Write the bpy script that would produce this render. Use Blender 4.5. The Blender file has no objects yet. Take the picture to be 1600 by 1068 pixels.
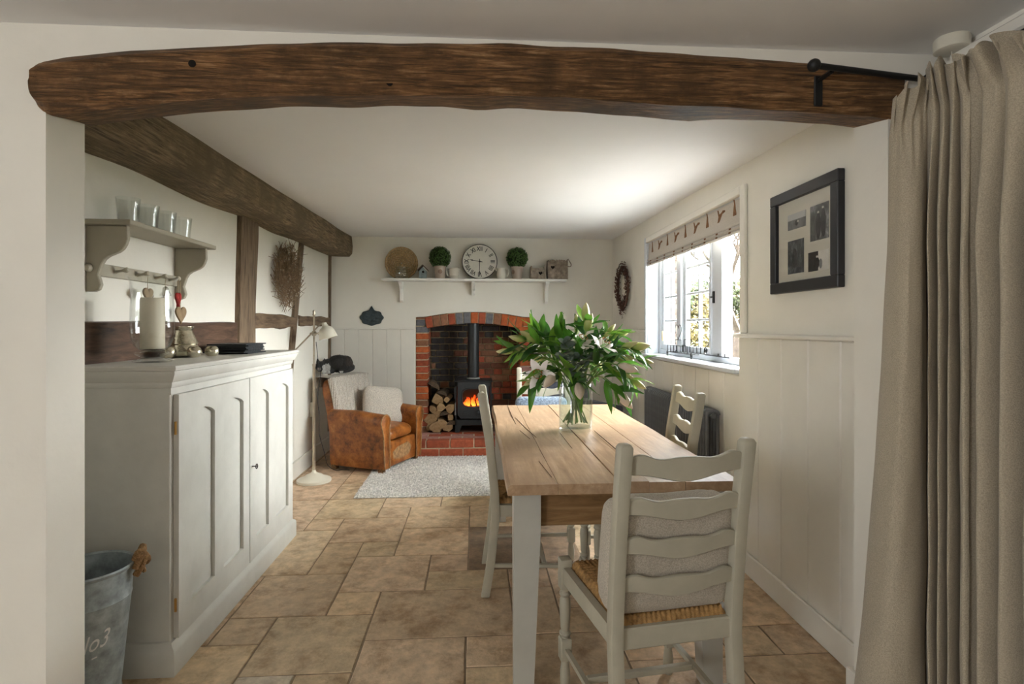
import bpy, bmesh, math, random
from mathutils import Vector, Matrix, Euler, noise

scene = bpy.context.scene
COL = scene.collection
R = math.radians
PI = math.pi

# ------------------------------------------------------------------ camera
FPX, CAM_H = 861.0, 1.32
YAW = math.atan(58 / 861)
SY, CY = math.sin(YAW), math.cos(YAW)
cam = bpy.data.cameras.new('camera')
cam.sensor_width = 36
cam.lens = FPX / 1600 * 36
cam.shift_y = -24 / 1600
cam.clip_start = 0.05
cam_ob = bpy.data.objects.new('camera', cam)
COL.objects.link(cam_ob)
cam_ob.location = (0, 0, CAM_H)
cam_ob.rotation_euler = (R(90), 0, -YAW)
scene.camera = cam_ob

# ------------------------------------------------------------------ sky and exposure
scene.view_settings.view_transform = 'Standard'
scene.view_settings.look = 'None'
scene.view_settings.gamma = 1
scene.view_settings.use_curve_mapping = False
scene.view_settings.exposure = 1.72
SKY = 8.0
w = bpy.data.worlds.new('overcast_sky')
scene.world = w
w.use_nodes = True
bgn = w.node_tree.nodes['Background']
bgn.inputs[0].default_value = (0.955, 0.975, 1.0, 1)
bgn.inputs[1].default_value = SKY


sun = bpy.data.lights.new('hazy_sun', 'SUN')
sun.energy = 15.0
sun.angle = R(75)
sun.color = (1.0, .985, .96)
sun_ob = bpy.data.objects.new('hazy_sun', sun)
COL.objects.link(sun_ob)
sun_ob.rotation_euler = Vector((-.80, -.12, -.62)).to_track_quat('-Z', 'Y').to_euler()


def portal(name, loc, rot, sx, sy):
    l = bpy.data.lights.new(name, 'AREA')
    l.shape = 'RECTANGLE'
    l.size, l.size_y = sx, sy
    l.cycles.is_portal = True
    o = bpy.data.objects.new(name, l)
    COL.objects.link(o)
    o.location = loc
    o.rotation_euler = rot
    return o


portal('window_daylight_portal', (1.66, 3.86, 1.56), (0, R(90), 0), 1.0, 1.8)
portal('side_window_portal', (-3.05, -1.35, 1.45), (0, R(-90), 0), .9, 1.2)

# ------------------------------------------------------------------ pixel helpers (1600 x 1068 frame)


def ray(px, py):
    u = (px - 800) / FPX
    v = (510 - py) / FPX
    return Vector((SY + u * CY, CY - u * SY, v))


def at_y(px, py, y):
    d = ray(px, py)
    t = y / d.y
    return Vector((d.x * t, y, CAM_H + d.z * t))


def at_x(px, py, x):
    d = ray(px, py)
    t = x / d.x
    return Vector((x, d.y * t, CAM_H + d.z * t))


def at_z(px, py, z):
    d = ray(px, py)
    t = (z - CAM_H) / d.z
    return Vector((d.x * t, d.y * t, z))


# ------------------------------------------------------------------ mesh helpers


class MB:
    def __init__(s):
        s.v, s.f = [], []

    def add(s, vs, fs, M=None):
        n = len(s.v)
        s.v += [tuple(M @ Vector(v)) if M is not None else tuple(v) for v in vs]
        s.f += [tuple(i + n for i in f) for f in fs]
        return s

    def bm(s, b, M=None):
        b.verts.index_update()
        s.add([v.co[:] for v in b.verts], [[v.index for v in f.verts] for f in b.faces], M)
        b.free()
        return s

    def box(s, lo, hi, bev=0.0, seg=1, M=None):
        b = bmesh.new()
        bmesh.ops.create_cube(b, size=1)
        c = [(lo[i] + hi[i]) / 2 for i in range(3)]
        d = [abs(hi[i] - lo[i]) for i in range(3)]
        for v in b.verts:
            v.co = Vector([c[i] + v.co[i] * d[i] for i in range(3)])
        if bev > 0:
            bmesh.ops.bevel(b, geom=b.edges[:], offset=min(bev, min(d) * .49), segments=seg, profile=.5, affect='EDGES')
        return s.bm(b, M)

    def tube(s, pts, r, n=8, cap=True, M=None, flat=1.0):
        pts = [Vector(p) for p in pts]
        k = len(pts)
        rs = r if isinstance(r, (list, tuple)) else [r] * k
        vs, fs = [], []
        up = None
        for i, p in enumerate(pts):
            t = (pts[min(i + 1, k - 1)] - pts[max(i - 1, 0)])
            t = t.normalized() if t.length > 1e-9 else Vector((0, 0, 1))
            if up is None:
                up = t.orthogonal().normalized()
            up = (up - t * up.dot(t))
            up = up.normalized() if up.length > 1e-6 else t.orthogonal().normalized()
            sd = t.cross(up)
            for j in range(n):
                a = 2 * PI * j / n
                vs.append(p + (up * math.cos(a) + sd * math.sin(a) * flat) * rs[i])
        for i in range(k - 1):
            for j in range(n):
                a, b2 = i * n + j, i * n + (j + 1) % n
                fs.append((a, b2, b2 + n, a + n))
        if cap:
            fs.append(tuple(range(n - 1, -1, -1)))
            fs.append(tuple(range((k - 1) * n, k * n)))
        return s.add(vs, fs, M)

    def lathe(s, prof, n=24, M=None, cap0=True, cap1=True):
        vs, fs = [], []
        for r, z in prof:
            for j in range(n):
                a = 2 * PI * j / n
                vs.append((r * math.cos(a), r * math.sin(a), z))
        for i in range(len(prof) - 1):
            for j in range(n):
                a, b2 = i * n + j, i * n + (j + 1) % n
                fs.append((a, b2, b2 + n, a + n))
        if cap0 and prof[0][0] > 1e-5:
            fs.append(tuple(range(n - 1, -1, -1)))
        if cap1 and prof[-1][0] > 1e-5:
            fs.append(tuple(range((len(prof) - 1) * n, len(prof) * n)))
        return s.add(vs, fs, M)

    def prism(s, out, h0, h1, axis='y', bev=0.0, M=None):
        """outline (a, b) extruded along axis from h0 to h1"""
        def P(a, b, h):
            return {'y': (a, h, b), 'x': (h, a, b), 'z': (a, b, h)}[axis]
        b = bmesh.new()
        v0 = [b.verts.new(P(a, c, h0)) for a, c in out]
        v1 = [b.verts.new(P(a, c, h1)) for a, c in out]
        n = len(out)
        f0 = b.faces.new(v0)
        f1 = b.faces.new(v1)
        for i in range(n):
            b.faces.new((v0[i], v0[(i + 1) % n], v1[(i + 1) % n], v1[i]))
        bmesh.ops.recalc_face_normals(b, faces=b.faces[:])
        if bev > 0:
            eds = [e for e in b.edges if (e in f0.edges or e in f1.edges)]
            bmesh.ops.bevel(b, geom=eds, offset=bev, segments=1, profile=.5, affect='EDGES')
        return s.bm(b, M)

    def grid(s, fn, nu, nv, wrapu=False, M=None):
        vs = [fn(i / (nu if wrapu else nu - 1), j / (nv - 1)) for j in range(nv) for i in range(nu)]
        fs = []
        for j in range(nv - 1):
            for i in range(nu if wrapu else nu - 1):
                a, b2 = j * nu + i, j * nu + (i + 1) % nu
                fs.append((a, b2, b2 + nu, a + nu))
        return s.add(vs, fs, M)

    def ball(s, c, r, nu=14, nv=9, M=None):
        rr = r if isinstance(r, (tuple, list)) else (r, r, r)

        def fn(u, v):
            a, t = 2 * PI * u, PI * v
            return (c[0] + rr[0] * math.sin(t) * math.cos(a), c[1] + rr[1] * math.sin(t) * math.sin(a), c[2] - rr[2] * math.cos(t))
        return s.grid(fn, nu, nv, True, M)

    def mesh(s, name, mat, smooth=None):
        me = bpy.data.meshes.new(name)
        me.from_pydata([tuple(v) for v in s.v], [], s.f)
        me.validate()
        b = bmesh.new()
        b.from_mesh(me)
        bmesh.ops.recalc_face_normals(b, faces=b.faces[:])
        b.to_mesh(me)
        b.free()
        if mat is not None:
            me.materials.append(mat)
        if smooth is not None:
            me.shade_smooth()
            me.set_sharp_from_angle(angle=R(smooth))
        return me


MATS = {}


def link(o, parent=None):
    COL.objects.link(o)
    if parent is not None:
        o.parent = parent
    return o


def part(name, mb, mat, parent, smooth=None, world=False, loc=None, rot=None, color=None):
    """a child mesh in its parent's coordinates (world=True: mesh given in world coordinates)"""
    if world:
        inv = MATS[parent.name].inverted()
        mb.v = [tuple(inv @ Vector(v)) for v in mb.v]
    o = bpy.data.objects.new(name, mb.mesh(name, mat, smooth))
    if loc is not None:
        o.location = loc
    if rot is not None:
        o.rotation_euler = rot
    if color is not None:
        o.color = (*color, 1)
    MATS[o.name] = MATS.get(parent.name, Matrix()) @ Matrix.Translation(o.location) @ o.rotation_euler.to_matrix().to_4x4()
    return link(o, parent)


def inst(name, me, parent, M=None, color=None):
    o = bpy.data.objects.new(name, me)
    if M is not None:
        o.matrix_basis = M
    if color is not None:
        o.color = (*color, 1)
    return link(o, parent)


def tag(o, label, cat, group=None, kind=None):
    if label:
        o['label'] = label
    if cat:
        o['category'] = cat
    if group:
        o['group'] = group
    if kind:
        o['kind'] = kind
    return o


def thing(name, label, cat, loc=(0, 0, 0), rz=0.0, group=None):
    o = bpy.data.objects.new(name, None)
    o.empty_display_size = .05
    o.location = loc
    o.rotation_euler = (0, 0, rz)
    MATS[o.name] = Matrix.Translation(Vector(loc)) @ Matrix.Rotation(rz, 4, 'Z')
    tag(o, label, cat, group)
    return link(o)


def single(name, mb, mat, label, cat, smooth=None, group=None, kind=None, rz=None):
    """a top-level thing of one mesh given in world coordinates; origin moved to its base"""
    xs, ys, zs = zip(*mb.v)
    c = Vector(((min(xs) + max(xs)) / 2, (min(ys) + max(ys)) / 2, min(zs)))
    mb.v = [tuple(Vector(v) - c) for v in mb.v]
    o = bpy.data.objects.new(name, mb.mesh(name, mat, smooth))
    o.location = c
    MATS[o.name] = Matrix.Translation(c)
    tag(o, label, cat, group, kind)
    return link(o)


def struct(name, mb, mat, smooth=None, loc=None, rz=0.0, label=None, cat=None):
    o = bpy.data.objects.new(name, mb.mesh(name, mat, smooth))
    if loc is not None:
        o.location = loc
    o.rotation_euler = (0, 0, rz)
    MATS[o.name] = Matrix.Translation(o.location) @ Matrix.Rotation(rz, 4, 'Z')
    o['kind'] = 'structure'
    tag(o, label, cat)
    return link(o)


def copy_tree(o, parent=None):
    c = o.copy()
    COL.objects.link(c)
    c.parent = parent
    for ch in list(o.children):
        copy_tree(ch, c)
    return c


def text_mesh(body, size, mat, name, extrude=.0004, shear=0.0, bold=0.0):
    cu = bpy.data.curves.new(name, 'FONT')
    cu.body = body
    cu.size = size
    cu.extrude = extrude
    cu.offset = bold
    cu.shear = shear
    cu.align_x = 'CENTER'
    cu.align_y = 'CENTER'
    cu.resolution_u = 3
    t = bpy.data.objects.new(name, cu)
    COL.objects.link(t)
    dg = bpy.context.evaluated_depsgraph_get()
    me = bpy.data.meshes.new_from_object(t.evaluated_get(dg))
    bpy.data.objects.remove(t)
    mb = MB()
    mb.add([v.co[:] for v in me.vertices], [tuple(p.vertices) for p in me.polygons])
    return mb


def remesh(mb, voxel, smooth_iter=6):
    """one continuous skin over overlapping solids"""
    me = bpy.data.meshes.new('tmp')
    me.from_pydata(mb.v, [], mb.f)
    o = bpy.data.objects.new('tmp', me)
    COL.objects.link(o)
    m = o.modifiers.new('r', 'REMESH')
    m.mode = 'VOXEL'
    m.voxel_size = voxel
    if smooth_iter:
        sm = o.modifiers.new('s', 'SMOOTH')
        sm.iterations = smooth_iter
        sm.factor = .5
    dg = bpy.context.evaluated_depsgraph_get()
    e = o.evaluated_get(dg).to_mesh()
    out = MB()
    out.add([v.co[:] for v in e.vertices], [tuple(p.vertices) for p in e.polygons])
    bpy.data.objects.remove(o)
    return out


# ------------------------------------------------------------------ materials


def new_mat(name):
    m = bpy.data.materials.new(name)
    m.use_nodes = True
    nt = m.node_tree
    return m, nt, nt.nodes['Principled BSDF']


def nd(nt, typ, **kw):
    n = nt.nodes.new(typ)
    for k, v in kw.items():
        if k in n.inputs:
            n.inputs[k].default_value = v
        else:
            setattr(n, k, v)
    return n


def coords(nt, scale=(1, 1, 1), kind='Object'):
    t = nd(nt, 'ShaderNodeTexCoord')
    mp = nd(nt, 'ShaderNodeMapping')
    mp.inputs['Scale'].default_value = scale
    nt.links.new(t.outputs[kind], mp.inputs[0])
    return mp.outputs[0]


def ramp(nt, fac, stops):
    r = nd(nt, 'ShaderNodeValToRGB')
    e = r.color_ramp.elements
    e[0].position, e[0].color = stops[0][0], (*stops[0][1], 1)
    e[1].position, e[1].color = stops[-1][0], (*stops[-1][1], 1)
    for p, c in stops[1:-1]:
        q = e.new(p)
        q.color = (*c, 1)
    nt.links.new(fac, r.inputs[0])
    return r.outputs[0]


def bump(nt, h, strength, dist, bsdf):
    b = nd(nt, 'ShaderNodeBump')
    b.inputs['Strength'].default_value = strength
    b.inputs['Distance'].default_value = dist
    nt.links.new(h, b.inputs['Height'])
    nt.links.new(b.outputs[0], bsdf.inputs['Normal'])


def sc(c, k):
    return tuple(min(1, x * k) for x in c)


def paint(name, c, rough=.55, var=.05, scale=6.0, bmp=.0, bscale=60.0, metal=0.0, spec=.4, stretch=(1, 1, 1), detail=5):
    m, nt, b = new_mat(name)
    v = coords(nt, stretch)
    n = nd(nt, 'ShaderNodeTexNoise', Scale=scale, Detail=detail, Roughness=.6)
    nt.links.new(v, n.inputs['Vector'])
    nt.links.new(ramp(nt, n.outputs[0], [(.3, sc(c, 1 - var)), (.7, sc(c, 1 + var))]), b.inputs['Base Color'])
    b.inputs['Roughness'].default_value = rough
    b.inputs['Metallic'].default_value = metal
    b.inputs['Specular IOR Level'].default_value = spec
    if bmp:
        n2 = nd(nt, 'ShaderNodeTexNoise', Scale=bscale, Detail=4)
        nt.links.new(v, n2.inputs['Vector'])
        bump(nt, n2.outputs[0], bmp, .01, b)
    return m


def wood(name, stops, stretch=(1, 12, 12), scale=3.0, rough=.6, bmp=.25, dist=.004, blotch=None):
    m, nt, b = new_mat(name)
    v = coords(nt, stretch)
    n = nd(nt, 'ShaderNodeTexNoise', Scale=scale, Detail=10, Roughness=.65, Distortion=.6)
    nt.links.new(v, n.inputs['Vector'])
    colr = ramp(nt, n.outputs[0], stops)
    if blotch:
        v2 = coords(nt)
        n2 = nd(nt, 'ShaderNodeTexNoise', Scale=blotch[1], Detail=6, Roughness=.7)
        nt.links.new(v2, n2.inputs['Vector'])
        fac = ramp(nt, n2.outputs[0], [(.42, (0, 0, 0)), (.66, (1, 1, 1))])
        mx = nd(nt, 'ShaderNodeMix', data_type='RGBA')
        nt.links.new(fac, mx.inputs[0])
        nt.links.new(colr, mx.inputs[6])
        mx.inputs[7].default_value = (*blotch[0], 1)
        colr = mx.outputs[2]
    nt.links.new(colr, b.inputs['Base Color'])
    b.inputs['Roughness'].default_value = rough
    b.inputs['Specular IOR Level'].default_value = .3
    if bmp:
        bump(nt, n.outputs[0], bmp, dist, b)
    return m


def tinted(name, var=.25, scale=30.0, rough=.85, bmp=.5, bscale=60.0, dist=.004, dark=None):
    """colour from the object's own colour (bricks, tiles) with mottling"""
    m, nt, b = new_mat(name)
    oi = nd(nt, 'ShaderNodeObjectInfo')
    v = coords(nt)
    add = nd(nt, 'ShaderNodeVectorMath', operation='ADD')
    mul = nd(nt, 'ShaderNodeVectorMath', operation='SCALE')
    comb = nd(nt, 'ShaderNodeCombineXYZ')
    for i in range(3):
        nt.links.new(oi.outputs['Random'], comb.inputs[i])
    nt.links.new(comb.outputs[0], mul.inputs[0])
    mul.inputs['Scale'].default_value = 17.3
    nt.links.new(v, add.inputs[0])
    nt.links.new(mul.outputs[0], add.inputs[1])
    n = nd(nt, 'ShaderNodeTexNoise', Scale=scale, Detail=8, Roughness=.65)
    nt.links.new(add.outputs[0], n.inputs['Vector'])
    fac = ramp(nt, n.outputs[0], [(.3, (1 - var,) * 3), (.7, (1 + var,) * 3)])
    fr = nd(nt, 'ShaderNodeMapRange')
    fr.inputs['From Min'].default_value = .3
    fr.inputs['From Max'].default_value = .7
    fr.inputs['To Min'].default_value = 1 - var
    fr.inputs['To Max'].default_value = 1 + var
    nt.links.new(n.outputs[0], fr.inputs[0])
    mx = nd(nt, 'ShaderNodeVectorMath', operation='SCALE')
    nt.links.new(oi.outputs['Color'], mx.inputs[0])
    nt.links.new(fr.outputs[0], mx.inputs['Scale'])
    outc = mx.outputs[0]
    if dark:
        n3 = nd(nt, 'ShaderNodeTexNoise', Scale=dark[1], Detail=9, Roughness=.72)
        nt.links.new(add.outputs[0], n3.inputs['Vector'])
        f3 = ramp(nt, n3.outputs[0], [(dark[2], (0, 0, 0)), (dark[3], (1, 1, 1))])
        m3 = nd(nt, 'ShaderNodeMix', data_type='RGBA', blend_type='MULTIPLY')
        nt.links.new(f3, m3.inputs[0])
        nt.links.new(outc, m3.inputs[6])
        m3.inputs[7].default_value = (*dark[0], 1)
        outc = m3.outputs[2]
    nt.links.new(outc, b.inputs['Base Color'])
    b.inputs['Roughness'].default_value = rough
    b.inputs['Specular IOR Level'].default_value = .3
    if bmp:
        n2 = nd(nt, 'ShaderNodeTexNoise', Scale=bscale, Detail=6)
        nt.links.new(add.outputs[0], n2.inputs['Vector'])
        bump(nt, n2.outputs[0], bmp, dist, b)
    return m


def glass(name, tint=(.97, .99, .98), refl=1.0, rough=.0):
    m = bpy.data.materials.new(name)
    m.use_nodes = True
    nt = m.node_tree
    nt.nodes.clear()
    out = nd(nt, 'ShaderNodeOutputMaterial')
    tr = nd(nt, 'ShaderNodeBsdfTransparent')
    tr.inputs[0].default_value = (*tint, 1)
    gl = nd(nt, 'ShaderNodeBsdfGlossy')
    gl.inputs['Roughness'].default_value = rough
    fr = nd(nt, 'ShaderNodeLayerWeight')
    fr.inputs[0].default_value = .5
    pw = nd(nt, 'ShaderNodeMath', operation='POWER')
    pw.inputs[1].default_value = 4.0
    nt.links.new(fr.outputs['Facing'], pw.inputs[0])
    mt = nd(nt, 'ShaderNodeMath', operation='MULTIPLY_ADD')
    mt.inputs[1].default_value = .42 * refl
    mt.inputs[2].default_value = .035 * refl
    mx = nd(nt, 'ShaderNodeMixShader')
    nt.links.new(pw.outputs[0], mt.inputs[0])
    nt.links.new(mt.outputs[0], mx.inputs[0])
    nt.links.new(tr.outputs[0], mx.inputs[1])
    nt.links.new(gl.outputs[0], mx.inputs[2])
    nt.links.new(mx.outputs[0], out.inputs[0])
    return m


def emit(name, c, s):
    m, nt, b = new_mat(name)
    b.inputs['Base Color'].default_value = (*c, 1)
    b.inputs['Emission Color'].default_value = (*c, 1)
    b.inputs['Emission Strength'].default_value = s
    return m


WALL = paint('wall_paint', (.80, .765, .685), .8, .03, 2.5, .12, 25)
CEIL = paint('ceiling_paint', (.86, .85, .835), .85, .02, 1.5, .10, 14)
TRIM = paint('satin_trim_paint', (.79, .755, .68), .45, .03, 5)
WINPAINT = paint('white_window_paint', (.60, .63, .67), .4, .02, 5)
CABP = paint('greige_cabinet_paint', (.61, .60, .555), .5, .05, 9, .06, 40)
CHAIRP = paint('sage_chair_paint', (.44, .41, .32), .45, .06, 14)
LEGP = paint('table_leg_paint', (.47, .46, .41), .45, .05, 9)
BEAM = wood('old_oak_beam', [(.30, (.014, .008, .004)), (.43, (.125, .064, .027)), (.56, (.29, .145, .056)), (.70, (.58, .35, .17))], (1.8, 26, 26), 4.0, .5, 1.0, .014, ((.085, .045, .019), 5.0))
BEAMY = wood('weathered_oak_beam', [(.30, (.03, .020, .012)), (.43, (.17, .12, .07)), (.57, (.32, .23, .135)), (.72, (.46, .36, .23))], (24, 1.8, 24), 3.6, .75, 1.0, .014, ((.15, .108, .062), 3.0))
POST = wood('oak_post', [(.28, (.06, .040, .026)), (.5, (.17, .118, .075)), (.75, (.29, .21, .14))], (14, 14, 1.6), 2.5, .75, .45, .008)
RAILW = wood('oak_rail', [(.28, (.055, .035, .022)), (.5, (.15, .10, .062)), (.75, (.26, .18, .115))], (14, 1.6, 14), 2.5, .75, .45, .008)
PLANKD = wood('dark_plank', [(.28, (.022, .012, .008)), (.5, (.085, .045, .026)), (.75, (.18, .10, .06))], (12, 1.6, 12), 2.5, .6, .35, .006)
TILE = tinted('travertine', .26, 16, .5, .5, 60, .005, ((.52, .43, .34), 7, .48, .70))
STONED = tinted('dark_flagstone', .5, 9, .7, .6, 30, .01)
GROUT = paint('grout', (.26, .195, .13), .9, .2, 30)
BRICK = tinted('brick', .30, 26, .85, .6, 70, .004)
MORTAR = paint('lime_mortar', (.50, .41, .28), .95, .2, 30, .5, 60)
SOOT = paint('soot_mortar', (.42, .32, .19), .95, .35, 12, .5, 60)
# ================================================================== the setting
YF0, YF1 = 1.69, 1.85        # dividing wall, front and back faces
YB = 6.10                    # chimney wall
XL = -1.57                   # timber-framed wall
RWP, RWR = (1.47, 2.0, 0), R(-1.05)   # window wall: its own frame, turned a little


def ceil_z(y):
    return 2.19 + (y - 1.85) * .0259


# floor: grout bed with separate flagstones
mb = MB().box((-3.3, -2.9, -.12), (2.2, 7.0, -.004))
floor = struct('floor', mb, GROUT)
U = .2145
rnd = random.Random(5)
gx0, gy0 = -1.11, 2.145
occ = {}
tiles = []


def put(i, j, wi, hj, dark=False, colr=None):
    for a in range(i, i + wi):
        for b in range(j, j + hj):
            occ[(a, b)] = 1
    tiles.append((i, j, wi, hj, dark, colr))


LIGHT = (.64, .475, .315)
for t in [(2, 3, 2, 2), (0, 2, 2, 2), (2, 2, 1, 1), (1, 0, 2, 2), (3, 1, 3, 2), (3, -1, 2, 2), (0, 1, 1, 1), (-1, -1, 2, 2),
          (4, 4, 1, 1), (4, 3, 2, 1), (3, 5, 2, 2), (1, 4, 1, 2), (2, 5, 1, 1), (1, 6, 2, 2), (0, 8, 2, 2), (0, 7, 1, 1), (-1, 4, 2, 3),
          (2, 8, 1, 1), (3, 7, 2, 2), (2, 9, 2, 2), (4, 9, 2, 2), (3, 8 + 1 - 1, 1, 1)]:
    if all((a, b) not in occ for a in range(t[0], t[0] + t[2]) for b in range(t[1], t[1] + t[3])):
        put(*t)
put(1, -1, 1, 1, False, (.60, .52, .41))
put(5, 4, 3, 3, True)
for j in range(-4, 20):
    for i in range(-4, 14):
        if (i, j) in occ:
            continue
        opts = [(2, 2), (2, 3), (3, 2), (1, 2), (2, 1), (1, 1), (2, 2)]
        rnd.shuffle(opts)
        opts.append((1, 1))
        for wi, hj in opts:
            if all((a, b) not in occ for a in range(i, i + wi) for b in range(j, j + hj)):
                put(i, j, wi, hj)
                break
for i, j, wi, hj, dark, colr in tiles:
    x0, x1 = max(gx0 + i * U, XL), min(gx0 + (i + wi) * U, 1.55)
    y0, y1 = max(gy0 + j * U, 1.30), min(gy0 + (j + hj) * U, YB)
    if x1 - x0 < .03 or y1 - y0 < .03:
        continue
    g = .0022
    dz = rnd.uniform(-.0012, .0)
    m = MB()
    # a flagstone with gently wandering, worn edges
    n = 5
    pts = []
    for (ax, ay), (bx, by) in (((x0, y0), (x1, y0)), ((x1, y0), (x1, y1)), ((x1, y1), (x0, y1)), ((x0, y1), (x0, y0))):
        for k in range(n):
            f = k / n
            ins = g + (rnd.uniform(0, .003) if k else .002)
            px_, py_ = ax + (bx - ax) * f, ay + (by - ay) * f
            cx_, cy_ = (x0 + x1) / 2, (y0 + y1) / 2
            px_ += ins * (1 if px_ < cx_ - .001 else -1 if px_ > cx_ + .001 else 0)
            py_ += ins * (1 if py_ < cy_ - .001 else -1 if py_ > cy_ + .001 else 0)
            pts.append((px_, py_))
    m.prism(pts, -.02, dz, 'z', .0025)
    k = rnd.uniform(.84, 1.06)
    c = colr or sc((LIGHT[0] * rnd.uniform(.96, 1.04), LIGHT[1], LIGHT[2] * rnd.uniform(.96, 1.04)), k)
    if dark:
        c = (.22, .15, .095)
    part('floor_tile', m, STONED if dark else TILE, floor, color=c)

# ceilings
m = MB()
zs0, zs1 = ceil_z(YF1), ceil_z(YB + .5)
m.add([(-1.75, YF1, zs0), (1.8, YF1, zs0), (1.8, YB + .5, zs1), (-1.75, YB + .5, zs1), (-1.75, YF1, zs0 + .25), (1.8, YF1, zs0 + .25), (1.8, YB + .5, zs1 + .25), (-1.75, YB + .5, zs1 + .25)],
      [(0, 1, 2, 3), (7, 6, 5, 4), (0, 4, 5, 1), (1, 5, 6, 2), (2, 6, 7, 3), (3, 7, 4, 0)])
struct('ceiling', m, CEIL)
struct('ceiling_near', MB().box((-3.3, -2.9, 2.20), (1.72, YF1, 2.45)), CEIL)

# dividing wall with the wide opening
XO0, XO1 = -1.245, 1.328
out = [(-3.3, 0), (XO0, 0), (XO0, 2.065), (XO1, 2.065), (XO1, 0), (1.60, 0), (1.60, 2.32), (-3.3, 2.32)]
wall_front = struct('wall_front', MB().prism(out, YF0, YF1, 'y'), WALL)
# near room walls
struct('wall_near_right', MB().box((1.515, -2.9, 0), (1.68, YF0, 2.22)), WALL)
struct('wall_near_left', MB().box((-3.3, -2.9, 0), (-3.1, YF0, 1.0)).box((-3.3, -2.9, 1.9), (-3.1, YF0, 2.22)).box((-3.3, -2.9, 1.0), (-3.1, -1.95, 1.9)).box((-3.3, -.75, 1.0), (-3.1, YF0, 1.9)), WALL)
m = MB().box((-3.3, -2.75, 0), (1.68, -2.6, 2.22))
struct('wall_rear', m, WALL)

# ---- timber-framed wall
wall_left = struct('wall_left', MB().box((XL - .14, YF1 - .1, 0), (XL, YB + .3, 2.36)), WALL)


def wavy_timber(p0, p1, w0, w1, proud, mat, seed, name='timber', amp=.012, n=14):
    """a hewn timber let into the wall between two (y, z) points"""
    rr = random.Random(seed)
    a, b = Vector(p0), Vector(p1)
    d = (b - a).normalized()
    nrm = Vector((-d.y, d.x))
    ph = rr.uniform(0, 50)
    L, Rr = [], []
    for k in range(n + 1):
        f = k / n
        c = a + (b - a) * f
        wd = w0 + (w1 - w0) * f
        L.append(c + nrm * (wd / 2 + amp * noise.noise((ph + f * 4, 0, 0)) * 1.6))
        Rr.append(c - nrm * (wd / 2 + amp * noise.noise((ph + f * 4, 9, 0)) * 1.6))
    mb = MB()
    vs, fs = [], []
    for k in range(n + 1):
        for (q, off, x) in ((L[k], .0, XL - .01), (L[k], -.006, XL + proud), (Rr[k], .006, XL + proud), (Rr[k], 0, XL - .01)):
            qq = q + nrm * off
            vs.append((x, qq.x, qq.y))
    for k in range(n):
        for j in range(3):
            fs.append((k * 4 + j, k * 4 + j + 1, k * 4 + j + 5, k * 4 + j + 4))
    fs += [(0, 1, 2, 3), (n * 4, n * 4 + 1, n * 4 + 2, n * 4 + 3)]
    mb.add(vs, fs)
    return part(name, mb, mat, wall_left, 50)


wavy_timber((3.80, .0), (3.90, 2.10), .27, .29, .030, POST, 1, 'timber_post')
wavy_timber((4.60, .3), (5.10, 2.12), .13, .11, .018, POST, 2, 'timber_brace', .008)
wavy_timber((3.94, 1.365), (4.90, 1.36), .12, .105, .020, RAILW, 3, 'timber_rail')
wavy_timber((5.02, 1.37), (6.05, 1.38), .10, .09, .016, RAILW, 4, 'timber_rail')
wavy_timber((6.03, .2), (6.06, 2.12), .05, .055, .022, POST, 5, 'timber_post', .008)
wavy_timber((2.0, 1.25), (3.66, 1.262), .185, .175, .045, PLANKD, 6, 'timber_rail', .004)
part('baseboard', MB().box((XL, 3.6, 0), (XL + .02, YB, .15), .004), TRIM, wall_left)

# ---- chimney wall, cut for the fireplace
FX0, FX1 = -.648, .628
arc_c, arc_r = -1.165, 2.52   # intrados circle
CXF = -.010


def arc_z(x, dr=0.0):
    return arc_c + math.sqrt((arc_r + dr) ** 2 - (x - CXF) ** 2)


out = [(-1.72, 0), (FX0, 0), (FX0, 1.425), (-.54, 1.43)]
for k in range(1, 12):
    x = -.54 + 1.06 * k / 12
    out.append((x, arc_z(x, .128)))
out += [(.52, 1.43), (FX1, 1.425), (FX1, 0), (1.75, 0), (1.75, 2.40), (-1.72, 2.40)]
wall_back = struct('wall_back', MB().prism(out, YB, YB + .24, 'y'), WALL)
for x0, x1 in ((XL + .005, FX0 - .012), (FX1 + .012, 1.54)):
    n = max(1, round((x1 - x0) / .152))
    for k in range(n):
        a, b = x0 + (x1 - x0) * k / n, x0 + (x1 - x0) * (k + 1) / n
        part('wainscot_board', MB().box((a + .0008, YB - .014, .10), (b - .0008, YB, 1.288), .004), TRIM, wall_back)
    part('dado_cap', MB().box((x0, YB - .026, 1.286), (x1, YB, 1.302), .004), TRIM, wall_back)
    part('baseboard', MB().box((x0, YB - .022, 0), (x1, YB, .11), .004), TRIM, wall_back)

# ---- window wall in its own frame (local y runs along the wall from y = 2)
out = [(-.16, 0), (4.4, 0), (4.4, 2.36), (-.16, 2.36)]
WY0, WY1, WZ0, WZ1 = .975, 2.76, 1.07, 2.052
m = MB()
m.box((0, -.20, 0), (.20, 4.4, WZ0))
m.box((0, -.20, WZ1), (.20, 4.4, 2.36))
m.box((0, -.20, WZ0), (.20, WY0, WZ1))
m.box((0, WY1, WZ0), (.20, 4.4, WZ1))
wall_right = struct('wall_right', m, WALL, loc=RWP, rz=RWR)
grooves = [-.15, .088, .309, .528, .745, .965]
for a, b in zip(grooves, grooves[1:]):
    part('wainscot_board', MB().box((-.028, a + .0015, .10), (0, b - .0015, 1.262), .005), TRIM, wall_right)
part('dado_cap', MB().box((-.052, -.15, 1.262), (0, .985, 1.282), .005), TRIM, wall_right)
for k in range(8):
    a, b = .969 + k * .2245, .969 + (k + 1) * .2245
    part('wainscot_board', MB().box((-.010, a + .0006, .10), (0, b - .0006, 1.045), .003), TRIM, wall_right)
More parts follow.
